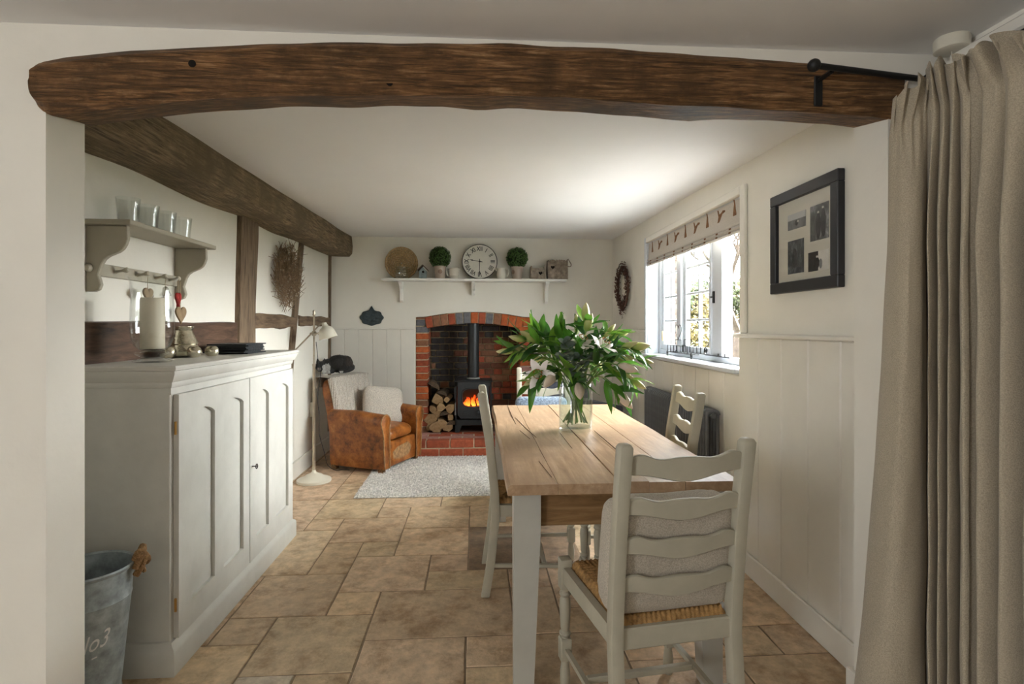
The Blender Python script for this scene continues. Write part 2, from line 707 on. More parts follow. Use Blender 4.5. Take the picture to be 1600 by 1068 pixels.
for k in range(6):
    a, b = 2.80 + k * .216, 2.80 + (k + 1) * .216
    part('wainscot_board', MB().box((-.016, a + .001, .10), (0, b - .001, 1.272), .004), TRIM, wall_right)
part('dado_cap', MB().box((-.030, 2.795, 1.272), (0, 4.09, 1.29), .004), TRIM, wall_right)
bb = struct('baseboard_right', MB().box((-.045, -.15, 0), (-.028, .97, .118), .005).box((-.028, .97, 0), (-.010, 4.08, .118), .004), TRIM, loc=RWP, rz=RWR)
struct('baseboard_front', MB().box((XO1 - .018, YF0 - .02, 0), (XO1, YF1 + .02, .118), .004).box((XO1, YF1, 0), (1.42, YF1 + .02, .118), .004), TRIM)

# ---- window
win = bpy.data.objects.new('window_1', None)
win.location, win.rotation_euler = RWP, (0, 0, RWR)
win['kind'] = 'structure'
link(win)
MATS['window_1'] = Matrix.Translation(Vector(RWP)) @ Matrix.Rotation(RWR, 4, 'Z')
PANE = glass('window_glass', (.96, .985, .98), .35)
IRON = paint('black_iron', (.012, .012, .013), .5, .2, 20, spec=.4)
BRASS = paint('brass', (.55, .33, .11), .35, .1, 20, metal=1)
# architrave and lining
part('architrave', MB().box((-.022, WY0 - .062, 1.282), (0, WY0 - .004, WZ1 + .05), .006), TRIM, win)
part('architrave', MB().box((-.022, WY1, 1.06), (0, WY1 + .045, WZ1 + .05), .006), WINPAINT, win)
part('architrave', MB().box((-.022, WY0 - .004, WZ1), (0, WY1, WZ1 + .05), .006), TRIM, win)
for ya, yb in ((WY0 - .002, WY0 + .006), (WY1 - .006, WY1 + .002)):
    part('reveal_lining', MB().box((-.002, ya, 1.085), (.10, yb, WZ1)), WINPAINT, win)
part('window_sill', MB().box((-.05, WY0 - .004, 1.055), (.16, WY1 + .02, 1.085), .006), WINPAINT, win)
GX0, GX1 = .105, .155
FW = .035
part('frame_jamb', MB().box((GX0 - .01, WY0, 1.085), (GX1, WY0 + FW, WZ1), .004), WINPAINT, win)
part('frame_jamb', MB().box((GX0 - .01, WY1 - .05, 1.085), (GX1, WY1, WZ1), .004), WINPAINT, win)
part('frame_rail', MB().box((GX0 - .01, WY0, 1.085), (GX1, WY1, 1.125), .004), WINPAINT, win)
part('frame_rail', MB().box((GX0 - .01, WY0, WZ1 - .04), (GX1, WY1, WZ1), .004), WINPAINT, win)
post = part('mullion', MB().box((GX0 - .02, 1.44, 1.12), (GX1, 1.60, WZ1 - .03), .004).box((GX0 - .034, 1.585, 1.12), (GX1, 1.612, WZ1 - .03), .003), WINPAINT, win)
part('latch', MB().box((GX0 - .028, 1.545, 1.475), (GX0 - .019, 1.572, 1.555), .003).tube([(GX0 - .03, 1.555, 1.515), (GX0 - .05, 1.545, 1.515), (GX0 - .055, 1.52, 1.512)], .006, 6), IRON, post)
part('mullion', MB().box((GX0 - .02, 2.19, 1.12), (GX1, 2.27, WZ1 - .03), .004), WINPAINT, win)


def casement(y0, y1, name='casement', M=None, cols=2):
    s = .045
    z0, z1 = 1.125, WZ1 - .04
    mb = MB()
    x0, x1 = GX0 + .005, GX0 + .04
    for lo, hi in (((x0, y0, z0), (x1, y0 + s, z1)), ((x0, y1 - s, z0), (x1, y1, z1)), ((x0, y0 + s, z0), (x1, y1 - s, z0 + s)), ((x0, y0 + s, z1 - s), (x1, y1 - s, z1))):
        mb.box(lo, hi, .003, M=M)
    c = part(name, mb, WINPAINT, win)
    gy0, gy1, gz0, gz1 = y0 + s, y1 - s, z0 + s, z1 - s
    for k in range(1, cols):
        y = gy0 + (gy1 - gy0) * k / cols
        part('glazing_bar', MB().box((x0 + .004, y - .009, gz0), (x1 - .004, y + .009, gz1), .003, M=M), WINPAINT, c)
    for k in range(1, 4):
        z = gz0 + (gz1 - gz0) * k / 4
        part('glazing_bar', MB().box((x0 + .005, gy0, z - .009), (x1 - .005, gy1, z + .009), .003, M=M), WINPAINT, c)
    for a in range(cols):
        for b in range(4):
            ya, yb = gy0 + (gy1 - gy0) * a / cols, gy0 + (gy1 - gy0) * (a + 1) / cols
            za, zb = gz0 + (gz1 - gz0) * b / 4, gz0 + (gz1 - gz0) * (b + 1) / 4
            part('pane', MB().box((x0 + .015, ya, za), (x0 + .018, yb, zb), M=M), PANE, c)
    return c


casement(1.612, 2.19)
casement(2.27, 2.71)
hinge = Vector((GX1, WY0 + FW + .005, 0))
Mo = Matrix.Translation(hinge) @ Matrix.Rotation(R(-82), 4, 'Z') @ Matrix.Translation(-hinge)
near_case = casement(WY0 + FW + .005, 1.44, M=Mo)
part('casement_fastener', MB().tube([Mo @ Vector((GX0, 1.42, 1.50)), Mo @ Vector((GX0 - .03, 1.42, 1.50)), Mo @ Vector((GX0 - .035, 1.42, 1.42))], .007, 6), IRON, near_case)
# iron stay on the frame rail with a curled end
pts = [(GX0 - .035, 1.30 + k * .02, 1.128) for k in range(19)]
cy, cz = 1.66, 1.157
pts += [(GX0 - .035, cy + .029 * (1 - k / 26) * math.sin(k * .42), cz - .029 * (1 - k / 26) * math.cos(k * .42)) for k in range(24)]
part('casement_stay', MB().tube(pts, .0045, 6).tube([(GX0 - .035, 1.36, 1.128), (GX0 - .035, 1.36, 1.15)], .004, 6).tube([(GX0 - .035, 1.46, 1.128), (GX0 - .035, 1.46, 1.145)], .004, 6), IRON, win)
part('hinge', MB().box((GX0 - .012, 2.65, 1.20), (GX0 - .004, 2.665, 1.28), .002), BRASS, win)
# ================================================================== beams
def interp(pts, x):
    for (x0, y0), (x1, y1) in zip(pts, pts[1:]):
        if x <= x1:
            return y0 + (y1 - y0) * max(0, (x - x0)) / (x1 - x0)
    return pts[-1][1]


BT = [(47, 104), (49, 98), (54, 93), (66, 89), (100, 83), (200, 73), (300, 68), (420, 62), (560, 60), (700, 62), (800, 63), (900, 67), (1050, 77), (1150, 84), (1250, 92), (1350, 101), (1412, 112)]
BF = [(47, 140), (48.5, 154), (52, 163), (60, 171), (74, 178), (150, 169), (260, 156), (350, 150), (415, 147), (500, 146), (650, 146), (800, 146), (925, 151), (1050, 161), (1150, 165), (1250, 171), (1375, 180), (1412, 187)]
BB = [(47, 142), (50, 160), (62, 174), (85, 184), (110, 190), (200, 172), (280, 165), (375, 159), (440, 161), (500, 167), (540, 163), (625, 165), (700, 169), (750, 175), (800, 171), (900, 177), (1000, 185), (1075, 192), (1125, 188), (1175, 188), (1250, 191), (1345, 203), (1385, 189), (1412, 187)]
YBF, YBB = 1.675, 1.862
m = MB()
vs, fs = [], []
N = 90
rr = random.Random(3)
for k in range(N + 1):
    px = 47 + (1412 - 47) * ((k / N) ** 1.6)
    j = .0035
    t = at_y(px, interp(BT, px), YBF)
    b = at_y(px, interp(BF, px), YBF)
    # the rear arris: same x as the front one, its height from where it shows
    X = b.x
    pxb = 800 + FPX * (X * CY - YBB * SY) / (X * SY + YBB * CY)
    zb = at_y(pxb, interp(BB, pxb), YBB).z
    nz = lambda q, a: a * noise.noise((X * 6, q, 0))
    t.z += nz(1, .006)
    b.z += nz(2, .004)
    zb = min(zb, b.z + .03) + nz(3, .004)
    ring = [(X, YBB, t.z - .01), (X, YBF + .03, t.z + .004), (X, YBF + .008, t.z - .008)]
    for q in range(1, 6):
        f = q / 6
        ring.append((X, YBF - .006 + .012 * noise.noise((X * 3, f * 3, 4)) * .8, t.z + (b.z - t.z) * f))
    ring += [(X, YBF + .006, b.z + .012), (X, YBF + .016, b.z), (X, (YBF + YBB) / 2, (b.z + zb) / 2 + nz(5, .006)), (X, YBB - .012, zb), (X, YBB, zb + .012)]
    vs += ring
n = len(ring)
for k in range(N):
    for j in range(n):
        a, b2 = k * n + j, k * n + (j + 1) % n
        fs.append((a, b2, b2 + n, a + n))
fs += [tuple(range(n)), tuple(range(N * n, (N + 1) * n))]
m.add(vs, fs)
lintel = single('oak_lintel_beam', m, BEAM, 'dark curved oak beam spanning the wide opening in the white wall', 'beam', 40)
lb = lintel.location
hole = paint('peg_hole', (.008, .005, .003), .9, .1)
for px, py in ((301, 100), (633, 97), (609, 129)):
    p = at_y(px, py, YBF - .003)
    part('peg_hole', MB().lathe([(.010, -.004), (.011, .004)], 10, Matrix.Translation(p) @ Matrix.Rotation(R(90), 4, 'X')), hole, lintel, 40, world=True)

# ceiling beam along the timber-framed wall
m = MB()
vs, fs = [], []
N = 50
for k in range(N + 1):
    y = YF1 - .02 + (YB - YF1 + .02) * k / N
    f = k / N
    zb = 2.015 + .068 * f
    xr = -1.305 - .028 * f
    w1 = lambda q, a: a * noise.noise((y * 1.7, q, 2))
    ch = .012 + .014 * abs(noise.noise((y * .9, 7, 1)))
    vs += [(XL - .02, y, zb + w1(1, .02)), (XL + .10, y, zb + w1(2, .008)), (xr - ch * 1.4, y, zb + w1(3, .012)), (xr + w1(6, .006), y, zb + ch * 1.6 + w1(3, .012)),
           (xr + .004 + w1(4, .012), y, zb + .11), (xr - .012 + w1(5, .012), y, ceil_z(y) + .02), (XL - .02, y, ceil_z(y) + .02)]
n = 7
for k in range(N):
    for j in range(n):
        a, b2 = k * n + j, k * n + (j + 1) % n
        fs.append((a, b2, b2 + n, a + n))
fs += [tuple(range(n)), tuple(range(N * n, (N + 1) * n))]
m.add(vs, fs)
single('ceiling_beam', m, BEAMY, 'long weathered oak beam running under the ceiling above the wall shelf', 'beam', 35)

# ================================================================== fireplace
fp = thing('fireplace', 'arched red and blue brick fireplace with a raised hearth', 'fireplace', (0, YB, 0))
rr = random.Random(11)
PAL = {'o': (.47, .115, .035), 'r': (.36, .085, .04), 'b': (.165, .16, .17), 'n': (.26, .12, .065), 'd': (.15, .06, .035), 'k': (.06, .052, .05), 'p': (.42, .22, .185)}


def brick(lo, hi, colr, bev=.006):
    j = lambda a: rr.uniform(-a, a)
    lo = (lo[0] + j(.001), lo[1] + j(.002), lo[2] + j(.001))
    k = rr.uniform(.8, 1.15)
    return part('brick', MB().box(lo, hi, bev), BRICK, fp, world=True, color=sc(colr, k))


# arch ring
seq = 'rnnrbborbnooo'
a0, a1 = math.asin((-.530 - CXF) / arc_r), math.asin((.520 - CXF) / arc_r)
for k, ch in enumerate(seq):
    b0 = a0 + (a1 - a0) * k / 13 + .0016
    b1 = a0 + (a1 - a0) * (k + 1) / 13 - .0016
    mm = MB()
    o = []
    for ang, rad in ((b0, arc_r), (b1, arc_r), (b1, arc_r + .122), (b0, arc_r + .122)):
        o.append((CXF + rad * math.sin(ang), arc_c + rad * math.cos(ang) + rr.uniform(-.003, .003)))
    mm.prism(o, YB - .008 + rr.uniform(-.003, .003), YB + .21, 'y', .005)
    part('brick', mm, BRICK, fp, world=True, color=sc(PAL[ch], rr.uniform(.9, 1.1)))
# jambs
CH = .0735
lseq = 'bonorrroroonro' + 'rnorno'
for k in range(19):
    z1 = 1.318 - k * CH
    z0 = max(z1 - CH + .010, .0)
    if z1 < .02:
        break
    dx = rr.uniform(-.006, .006)
    brick((FX0 + .004, YB - .006, z0), (-.512 + dx, YB + .21, z1), PAL[lseq[k % len(lseq)]])
    brick((.497 + dx, YB - .006, z0), (FX1 - .004, YB + .21, z1), PAL['oornropo'[k % 8]])
brick((FX0 + .004, YB - .006, 1.330), (-.545, YB + .21, 1.395), PAL['b'])
brick((FX0 + .004, YB - .006, 1.400), (-.545, YB + .21, 1.424), PAL['n'])
brick((.530, YB - .006, 1.330), (FX1 - .004, YB + .21, 1.422), PAL['o'])
# mortar behind the face bricks
mm = MB().box((FX0, YB + .004, 0), (-.520, YB + .22, 1.424)).box((.505, YB + .004, 0), (FX1, YB + .22, 1.424))
o = [(-.56, 1.30)] + [(CXF + (arc_r + .004) * math.sin(a0 + (a1 - a0) * k / 12), arc_c + (arc_r + .004) * math.cos(a0 + (a1 - a0) * k / 12)) for k in range(13)] + [(.55, 1.30), (.55, 1.424)] + \
    [(CXF + (arc_r + .121) * math.sin(a1 + (a0 - a1) * k / 12), arc_c + (arc_r + .121) * math.cos(a1 + (a0 - a1) * k / 12)) for k in range(13)] + [(-.56, 1.424)]
mm.prism(o, YB + .004, YB + .205, 'y')
part('mortar', mm, MORTAR, fp, world=True)
# firebox: brick back and cheeks
BX0, BX1, BY = -.515, .50, 6.52
mm = MB().box((BX0 - .12, BY + .03, 0), (BX1 + .12, BY + .12, 1.6)).box((BX0 - .12, YB + .22, 0), (BX0 - .012, BY + .05, 1.6)).box((BX1 + .012, YB + .22, 0), (BX1 + .12, BY + .05, 1.6))
part('firebox_mortar', mm, SOOT, fp, world=True)
part('register_plate', MB().box((BX0 - .1, YB + .215, 1.42), (BX1 + .1, BY + .1, 1.46)), paint('sooty_plate', (.02, .018, .016), .9, .2), fp, world=True)
for k in range(17):
    z0 = .165 + k * CH
    x = BX0 - (.052 if k % 2 else 0)
    while x < BX1:
        wd = .105 if (k % 2 == 0 or rr.random() < .3) else .215
        xa, xb = max(x, BX0), min(x + wd, BX1)
        dark = x < -.15 and rr.random() < .62
        if z0 > 1.15:
            c = PAL['k'] if rr.random() < .6 else PAL['d']
        else:
            c = PAL['k'] if dark else sc(PAL[rr.choice('rdnrndk')], 1.25)
        if xb - xa > .02:
            brick((xa + .0045, BY + rr.uniform(0, .006), z0), (xb - .0045, BY + .09, z0 + CH - .010), c, .005)
        x += wd
    for s in (0, 1):
        y = YB + .215
        for wd in ((.105, .2) if k % 2 else (.2, .105)):
            c = sc(PAL[rr.choice('dnkrd')], 1.2)
            yb = min(y + wd, BY)
            if s:
                brick((BX1 + rr.uniform(0, .004), y + .004, z0), (BX1 + .1, yb - .004, z0 + CH - .01), c, .005)
            else:
                brick((BX0 - .1, y + .004, z0), (BX0 - rr.uniform(0, .004), yb - .004, z0 + CH - .01), c, .005)
            y += wd
# hearth
HX0, HX1, HY0, HZ = -.74, .72, 5.63, .165
part('hearth_mortar', MB().box((HX0 + .006, HY0 + .006, 0), (HX1 - .006, YB - .03, HZ - .006)).box((BX0 - .0, YB - .04, 0), (BX1, BY + .03, HZ - .006)), MORTAR, fp, world=True)
nb = 6
wb = (HX1 - HX0) / nb
for k in range(nb + 1):
    xa, xb = max(HX0, HX0 + (k - .45) * wb), min(HX1, HX0 + (k + .55) * wb)
    if xb - xa > .03:
        brick((xa + .005, HY0, .004), (xb - .005, HY0 + .10, .078), PAL['r'])
for row in range(4):
    ya = HY0 + row * .115
    for k in range(nb + 1):
        off = 0 if row % 2 == 0 else .5
        xa, xb = max(HX0, HX0 + (k - off) * wb), min(HX1, HX0 + (k + 1 - off) * wb)
        if xb - xa > .03:
            brick((xa + .005, ya + (.004 if row else 0), .088), (xb - .005, ya + .111, HZ - rr.uniform(0, .003)), PAL['r' if row == 0 else rr.choice('prp')])
part('hearth_slab', MB().box((BX0, YB - .01, .10), (BX1, BY, HZ - .002), .004), paint('hearth_tile', (.16, .085, .06), .8, .25, 12, .3), fp, world=True)

# ================================================================== stove
STOVE = paint('blackened_steel', (.018, .020, .022), .42, .15, 30, .08, 90, spec=.5)
CASTG = paint('stove_cast', (.028, .031, .034), .38, .15, 30, spec=.5)
sx0, sx1 = at_y(709, 600, 6.0).x, at_y(770, 600, 6.0).x
scx = (sx0 + sx1) / 2
sw = sx1 - sx0
st = thing('wood_stove', 'black cast iron wood burning stove with a fire behind its arched glass', 'stove', (scx, 6.02, HZ))
hw = sw / 2 - .012
mm = MB()
mm.box((-hw, .02, .075), (-hw + .02, .30, .55), .004).box((hw - .02, .02, .075), (hw, .30, .55), .004).box((-hw, .28, .075), (hw, .30, .55), .004)
mm.box((-hw, .02, .075), (hw, .30, .14), .004).box((-hw, .02, .50), (hw, .30, .55), .004)
part('body', mm, STOVE, st, 30)
part('top_plate', MB().box((-sw / 2, -.01, .55), (sw / 2, .32, .568), .006), STOVE, st)
mm = MB()
for s in (-1, 1):
    mm.prism([(s * hw, 0), (s * (hw - .045), 0), (s * (hw - .075), .075), (s * hw, .08)], .02, .05, 'y', .003)
    mm.prism([(s * hw, 0), (s * (hw - .045), 0), (s * (hw - .075), .075), (s * hw, .08)], .26, .29, 'y', .003)
part('stand', mm, STOVE, st)
# door with an arched opening
dw, dz0, dz1 = hw - .03, .155, .535
ow, oz0, oz1 = .118, .285, .475
inner = []
K = 24
for k in range(K):
    a = 2 * PI * k / K
    c, s_ = math.cos(a), math.sin(a)
    ex = ow * (abs(c) ** .55) * (1 if c > 0 else -1)
    ez = (oz0 + oz1) / 2 + (oz1 - oz0) / 2 * (abs(s_) ** .6) * (1 if s_ > 0 else -1)
    inner.append((ex, ez))
mm = MB()
vs, fs = [], []
for (ix, iz) in inner:
    a = math.atan2(iz - .38, ix)
    c, s_ = math.cos(a), math.sin(a)
    q = min(dw / max(abs(c), 1e-6), (.19 if s_ > 0 else .225) / max(abs(s_), 1e-6))
    oxx, ozz = c * q, .38 + s_ * q
    vs += [(ix, -.004, iz), (oxx, -.004, ozz), (ix, .03, iz), (oxx, .018, ozz), (ix * 1.0, -.012, iz), (ix * 1.09, -.012, .38 + (iz - .38) * 1.10), (ix * 1.12, -.004, .38 + (iz - .38) * 1.14)]
n = 7
for k in range(K):
    a, b2 = k * n, ((k + 1) % K) * n
    for p, q in ((6, 1), (1, 3), (3, 2), (2, 0), (0, 4), (4, 5), (5, 6)):
        fs.append((a + p, a + q, b2 + q, b2 + p))
mm.add(vs, fs)
door = part('door', mm, CASTG, st, 30)
part('door_glass', MB().prism([(x * .99, z) for x, z in inner], .016, .019, 'y'), glass('stove_glass', (.92, .90, .86), .6), door)
part('air_dial', MB().lathe([(.034, 0), (.034, .006), (.028, .012), (.018, .012), (.018, .022), (.012, .026)], 20, Matrix.Translation((.055, -.004, .215)) @ Matrix.Rotation(R(90), 4, 'X')), CASTG, door, 40)
part('maker_plate', MB().box((-.11, -.009, .195), (-.035, -.003, .232), .008, 2), CASTG, door, 40)
part('door_handle', MB().tube([(-hw + .006, -.012, .33), (-hw + .006, -.03, .33), (-hw + .006, -.034, .25), (-hw + .006, -.034, .20)], [.007, .007, .008, .010], 8), paint('steel', (.35, .35, .36), .3, .1, metal=1), st, 50)
part('hinge', MB().tube([(-hw - .002, -.006, .37), (-hw - .002, -.006, .50)], .007, 8), STOVE, st)
part('flue_pipe', MB().lathe([(.075, .566), (.075, .572), (.064, .58), (.063, 1.30)], 28, Matrix.Translation((0, .17, 0))), STOVE, st, 40)
part('flue_collar', MB().lathe([(.068, .568), (.073, .568), (.073, .586), (.065, .590)], 28, Matrix.Translation((0, .17, 0))), paint('collar_cement', (.35, .35, .33), .7, .1), st, 40)
# fire
fm, nt, b = new_mat('flame')
tc = nd(nt, 'ShaderNodeTexCoord')
sep = nd(nt, 'ShaderNodeSeparateXYZ')
nt.links.new(tc.outputs['Generated'], sep.inputs[0])
nz_ = nd(nt, 'ShaderNodeTexNoise', Scale=5.0, Detail=4)
nt.links.new(tc.outputs['Generated'], nz_.inputs['Vector'])
ad = nd(nt, 'ShaderNodeMath', operation='MULTIPLY_ADD')
nt.links.new(nz_.outputs[0], ad.inputs[0])
ad.inputs[1].default_value = .5
nt.links.new(sep.outputs[2], ad.inputs[2])
fc = ramp(nt, ad.outputs[0], [(.15, (1.0, .42, .07)), (.5, (1.0, .17, .016)), (1.0, (.60, .035, .003))])
nt.links.new(fc, b.inputs['Emission Color'])
b.inputs['Emission Strength'].default_value = 1.5
b.inputs['Base Color'].default_value = (.1, .02, .0, 1)
EMBER = emit('ember', (1.0, .07, .01), .9)
CHAR = paint('charred_wood', (.03, .02, .015), .9, .4, 20, .5)
rr = random.Random(21)
for k in range(17):
    x = rr.uniform(-.095, .095)
    y = rr.uniform(.10, .2)
    h = rr.uniform(.06, .14) * (1 - abs(x) * 3.5)
    ph = rr.uniform(0, 9)
    pts, rs = [], []
    for q in range(9):
        f = q / 8
        pts.append((x + .022 * math.sin(ph + f * 5) * f, y + .01 * math.cos(ph + f * 4) * f, .265 + h * f))
        rs.append(max(.0008, .017 * math.sin(PI * (f * .8 + .2)) ** 1.1 * (1 - f * .3)))
    part('flame', MB().tube(pts, rs, 7, flat=.5), fm, st, 60)
for k in range(4):
    part('ember', MB().ball((rr.uniform(-.08, .08), rr.uniform(.09, .16), .262), (.02, .015, .012), 8, 6), EMBER, st)
for k in range(3):
    y = .12 + k * .06
    part('burning_log', MB().tube([(-.11, y, .25), (0, y + .01, .255), (.11, y - .01, .25)], [.03, .033, .028], 8), CHAR, st, 40)
part('grate', MB().box((-.15, .05, .20), (.15, .26, .232), .004), STOVE, st)

# ================================================================== log pile
BARK = wood('bark', [(.3, (.05, .035, .022)), (.7, (.16, .11, .07))], (10, 1.5, 10), 6, .95, .8, .01)
LOGW = wood('split_log', [(.3, (.26, .155, .075)), (.5, (.40, .26, .13)), (.75, (.52, .36, .20))], (8, 1.2, 8), 4, .85, .3, .004)
rr = random.Random(8)
P_LOG = [((681, 672), 'w', 15), ((691, 662), 'w', 12), ((702, 674), 'w', 12), ((697, 668), 's', 9), ((707, 663), 'h', 13), ((674, 655), 'w', 17), ((683, 646), 's', 10), ((676, 640), 'w', 9),
         ((696, 648), 'h', 12), ((703, 638), 'w', 12), ((689, 636), 'w', 11), ((684, 624), 'w', 14), ((698, 624), 's', 7), ((690, 616), 'h', 11), ((677, 604), 'h', 14), ((704, 652), 's', 8), ((671, 668), 's', 9)]
LOGL = ['pale wedge log lying on the hearth tiles at the foot of the log pile', 'wedge log on the hearth between two other split logs', 'wedge log on the hearth touching the stove leg', 'small blocky log standing just above the hearth row',
        'bark-covered half log low in the pile against the stove', 'biggest pale wedge log in the log pile', 'small squarish log beside the biggest wedge log', 'thin wedge log against the brick jamb halfway up the pile',
        'bark-covered half log in the middle of the pile', 'wedge log beside the stove door handle', 'wedge log in the middle of the pile under a pale wedge', 'pale wedge log high in the pile below the bark-covered top log',
        'smallest squarish log high in the pile near the stove', 'bark-covered half log second from the top of the pile', 'bark-covered half log leaning topmost on the pile', 'small squarish log wedged against the stove side', 'small squarish log on the hearth by the brick jamb']
for k, ((px, py), kind, r_px) in enumerate(P_LOG):
    yy = 6.06 + rr.uniform(-.02, .03)
    c = at_y(px, py, yy)
    r_ = r_px * yy / FPX * .64
    n = {'w': 3, 's': 4, 'h': 7}[kind]
    a0 = rr.uniform(0, 6.28)
    if kind == 'h':
        o = [(r_ * 1.15 * math.cos(a), r_ * .8 * math.sin(a)) for a in [PI * q / 6 for q in range(7)]]
        rot = rr.uniform(-.6, .6)
    else:
        o = []
        for q in range(n):
            a = 2 * PI * q / n + rr.uniform(-.25, .25)
            o.append((r_ * rr.uniform(.9, 1.25) * math.cos(a), r_ * rr.uniform(.9, 1.25) * math.sin(a)))
            a2 = a + PI / n
            o.append((r_ * .86 * math.cos(a2), r_ * .86 * math.sin(a2)))
        rot = rr.uniform(0, 6)
    c.z = max(c.z, HZ + r_ * .8)
    M = Matrix.Translation(c) @ Matrix.Rotation(rr.uniform(-.12, .12), 4, 'Z') @ Matrix.Rotation(rot, 4, 'Y')
    L = rr.uniform(.24, .30)
    mb = MB()
    jit = [rr.uniform(-.008, .008) for _ in o]
    vs = [(a, j, b) for (a, b), j in zip(o, jit)] + [(a * 1.05, L / 2, b * 1.05) for a, b in o] + [(a, L, b) for a, b in o]
    nn = len(o)
    fs = [tuple(range(nn)), tuple(range(2 * nn, 3 * nn))] + [(s + q, s + (q + 1) % nn, s + nn + (q + 1) % nn, s + nn + q) for s in (0, nn) for q in range(nn)]
    mb.add(vs, fs, M)
    zmin = min(v[2] for v in mb.v)
    if zmin < HZ:
        mb.v = [(v[0], v[1], v[2] + HZ - zmin) for v in mb.v]
    single('split_log', mb, LOGW if kind != 'h' else BARK, LOGL[k], 'log', 35, 'logs stacked beside the stove')
# ================================================================== dining table
TOPW = wood('pale_scrubbed_oak', [(.25, (.27, .165, .09)), (.45, (.41, .265, .155)), (.58, (.50, .345, .215)), (.75, (.62, .47, .325))], (12, 1.1, 12), 2.8, .36, .15, .003, ((.36, .24, .15), 3.5))
APRON = wood('dark_oak_apron', [(.28, (.10, .052, .020)), (.5, (.24, .135, .055)), (.75, (.38, .24, .115))], (1.2, 9, 9), 3, .6, .3, .004)
TX0, TX1, TY0, TY1, TZ = .115, .955, 1.905, 3.845, .772
tb = thing('dining_table', 'farmhouse dining table with plank oak top and painted tapering legs', 'table', ((TX0 + TX1) / 2, (TY0 + TY1) / 2, 0))
rr = random.Random(4)
edges = [TX0, TX0 + .175, TX0 + .395, TX0 + .50, TX0 + .63, TX1]
for k, (a, b) in enumerate(zip(edges, edges[1:])):
    n = 16
    mb = MB()
    vs, fs = [], []
    dz = rr.uniform(-.002, .0015)
    e0, e1 = rr.uniform(0, .008), rr.uniform(0, .008)
    for q in range(n + 1):
        f = q / n
        y = TY0 + e0 + (TY1 - TY0 - e0 - e1) * f
        ja = .0018 * noise.noise((k * 7, y * 4, 1)) + (.006 * noise.noise((0, y * 2.2, 5)) if k == 0 else 0)
        jb = .0018 * noise.noise((k * 7 + 7, y * 4, 1)) + (.006 * noise.noise((3, y * 2.2, 5)) if k == 4 else 0)
        z1 = TZ + dz + .0015 * noise.noise((k, y * 3, 2))
        x0, x1 = a + .0006 + ja, b - .0006 + jb
        bl = .010 if k == 0 else .0016
        br = .010 if k == 4 else .0016
        vs += [(x0, y, TZ - .038), (x0, y, z1 - bl), (x0 + bl, y, z1), (x1 - br, y, z1), (x1, y, z1 - br), (x1, y, TZ - .038)]
    for q in range(n):
        for j in range(6):
            p0, p1 = q * 6 + j, q * 6 + (j + 1) % 6
            fs.append((p0, p1, p1 + 6, p0 + 6))
    fs += [tuple(range(6)), tuple(range(n * 6, n * 6 + 6))]
    mb.add(vs, fs)
    part('plank', mb, TOPW, tb, 25, world=True)
crack = paint('crack_and_knot_brown', (.05, .03, .015), .9, .1)  # dark brown of the plank cracks and knots
for pts in ([(793, 633), (800, 650), (806, 662)], [(805, 652), (821, 668), (838, 683)], [(812, 672), (828, 685)], [(875, 676), (894, 700)], [(902, 677), (915, 691)], [(928, 672), (975, 712), (990, 722)], [(842, 720), (862, 745)]):
    part('shake', MB().tube([at_z(x, y, TZ + .0004) for x, y in pts], [.0009] + [.0019] * (len(pts) - 2) + [.0009], 5), crack, tb, world=True)
for px, py in ((1022, 742), (1098, 739)):
    part('knot', MB().ball(at_z(px, py, TZ), (.010, .016, .0018), 10, 6), crack, tb, world=True)
lx = (TX0 + .025, TX1 - .045 - .075)
for xa, s in ((TX0 + .024, 1), (TX1 - .05 - .098, -1)):
    for ya in (TY0 + .05, TY1 - .15):
        mb = MB()
        w1, w2 = .096, .070
        x1 = xa
        ca = (xa + (.0 if s > 0 else w1 - w2), ya + ((w1 - w2) if ya > 3 else 0))
        vs = [(ca[0], ca[1], 0), (ca[0] + w2, ca[1], 0), (ca[0] + w2, ca[1] + w2, 0), (ca[0], ca[1] + w2, 0)]
        for z in (.60, TZ - .038):
            vs += [(xa, ya, z), (xa + w1, ya, z), (xa + w1, ya + w1, z), (xa, ya + w1, z)]
        fs = [(0, 1, 2, 3), (8, 9, 10, 11)] + [(q * 4 + j, q * 4 + (j + 1) % 4, q * 4 + 4 + (j + 1) % 4, q * 4 + 4 + j) for q in (0, 1) for j in range(4)]
        mb.add(vs, fs)
        part('leg', mb, LEGP, tb, world=True)
az0, az1 = .60, TZ - .038
part('apron', MB().box((TX0 + .12, TY0 + .075, az0), (TX1 - .148, TY0 + .098, az1), .003), APRON, tb, world=True)
part('apron', MB().box((TX0 + .12, TY1 - .098, az0), (TX1 - .148, TY1 - .075, az1), .003), APRON, tb, world=True)
part('apron', MB().box((TX0 + .05, TY0 + .146, az0), (TX0 + .073, TY1 - .15, az1), .003), APRON, tb, world=True)
part('apron', MB().box((TX1 - .098, TY0 + .146, az0), (TX1 - .075, TY1 - .15, az1), .003), APRON, tb, world=True)

# ================================================================== ladder-back chairs
RUSH = paint('rush_seat', (.33, .185, .065), .75, .45, 55, .4, 120, stretch=(1, 1, 1), detail=6)


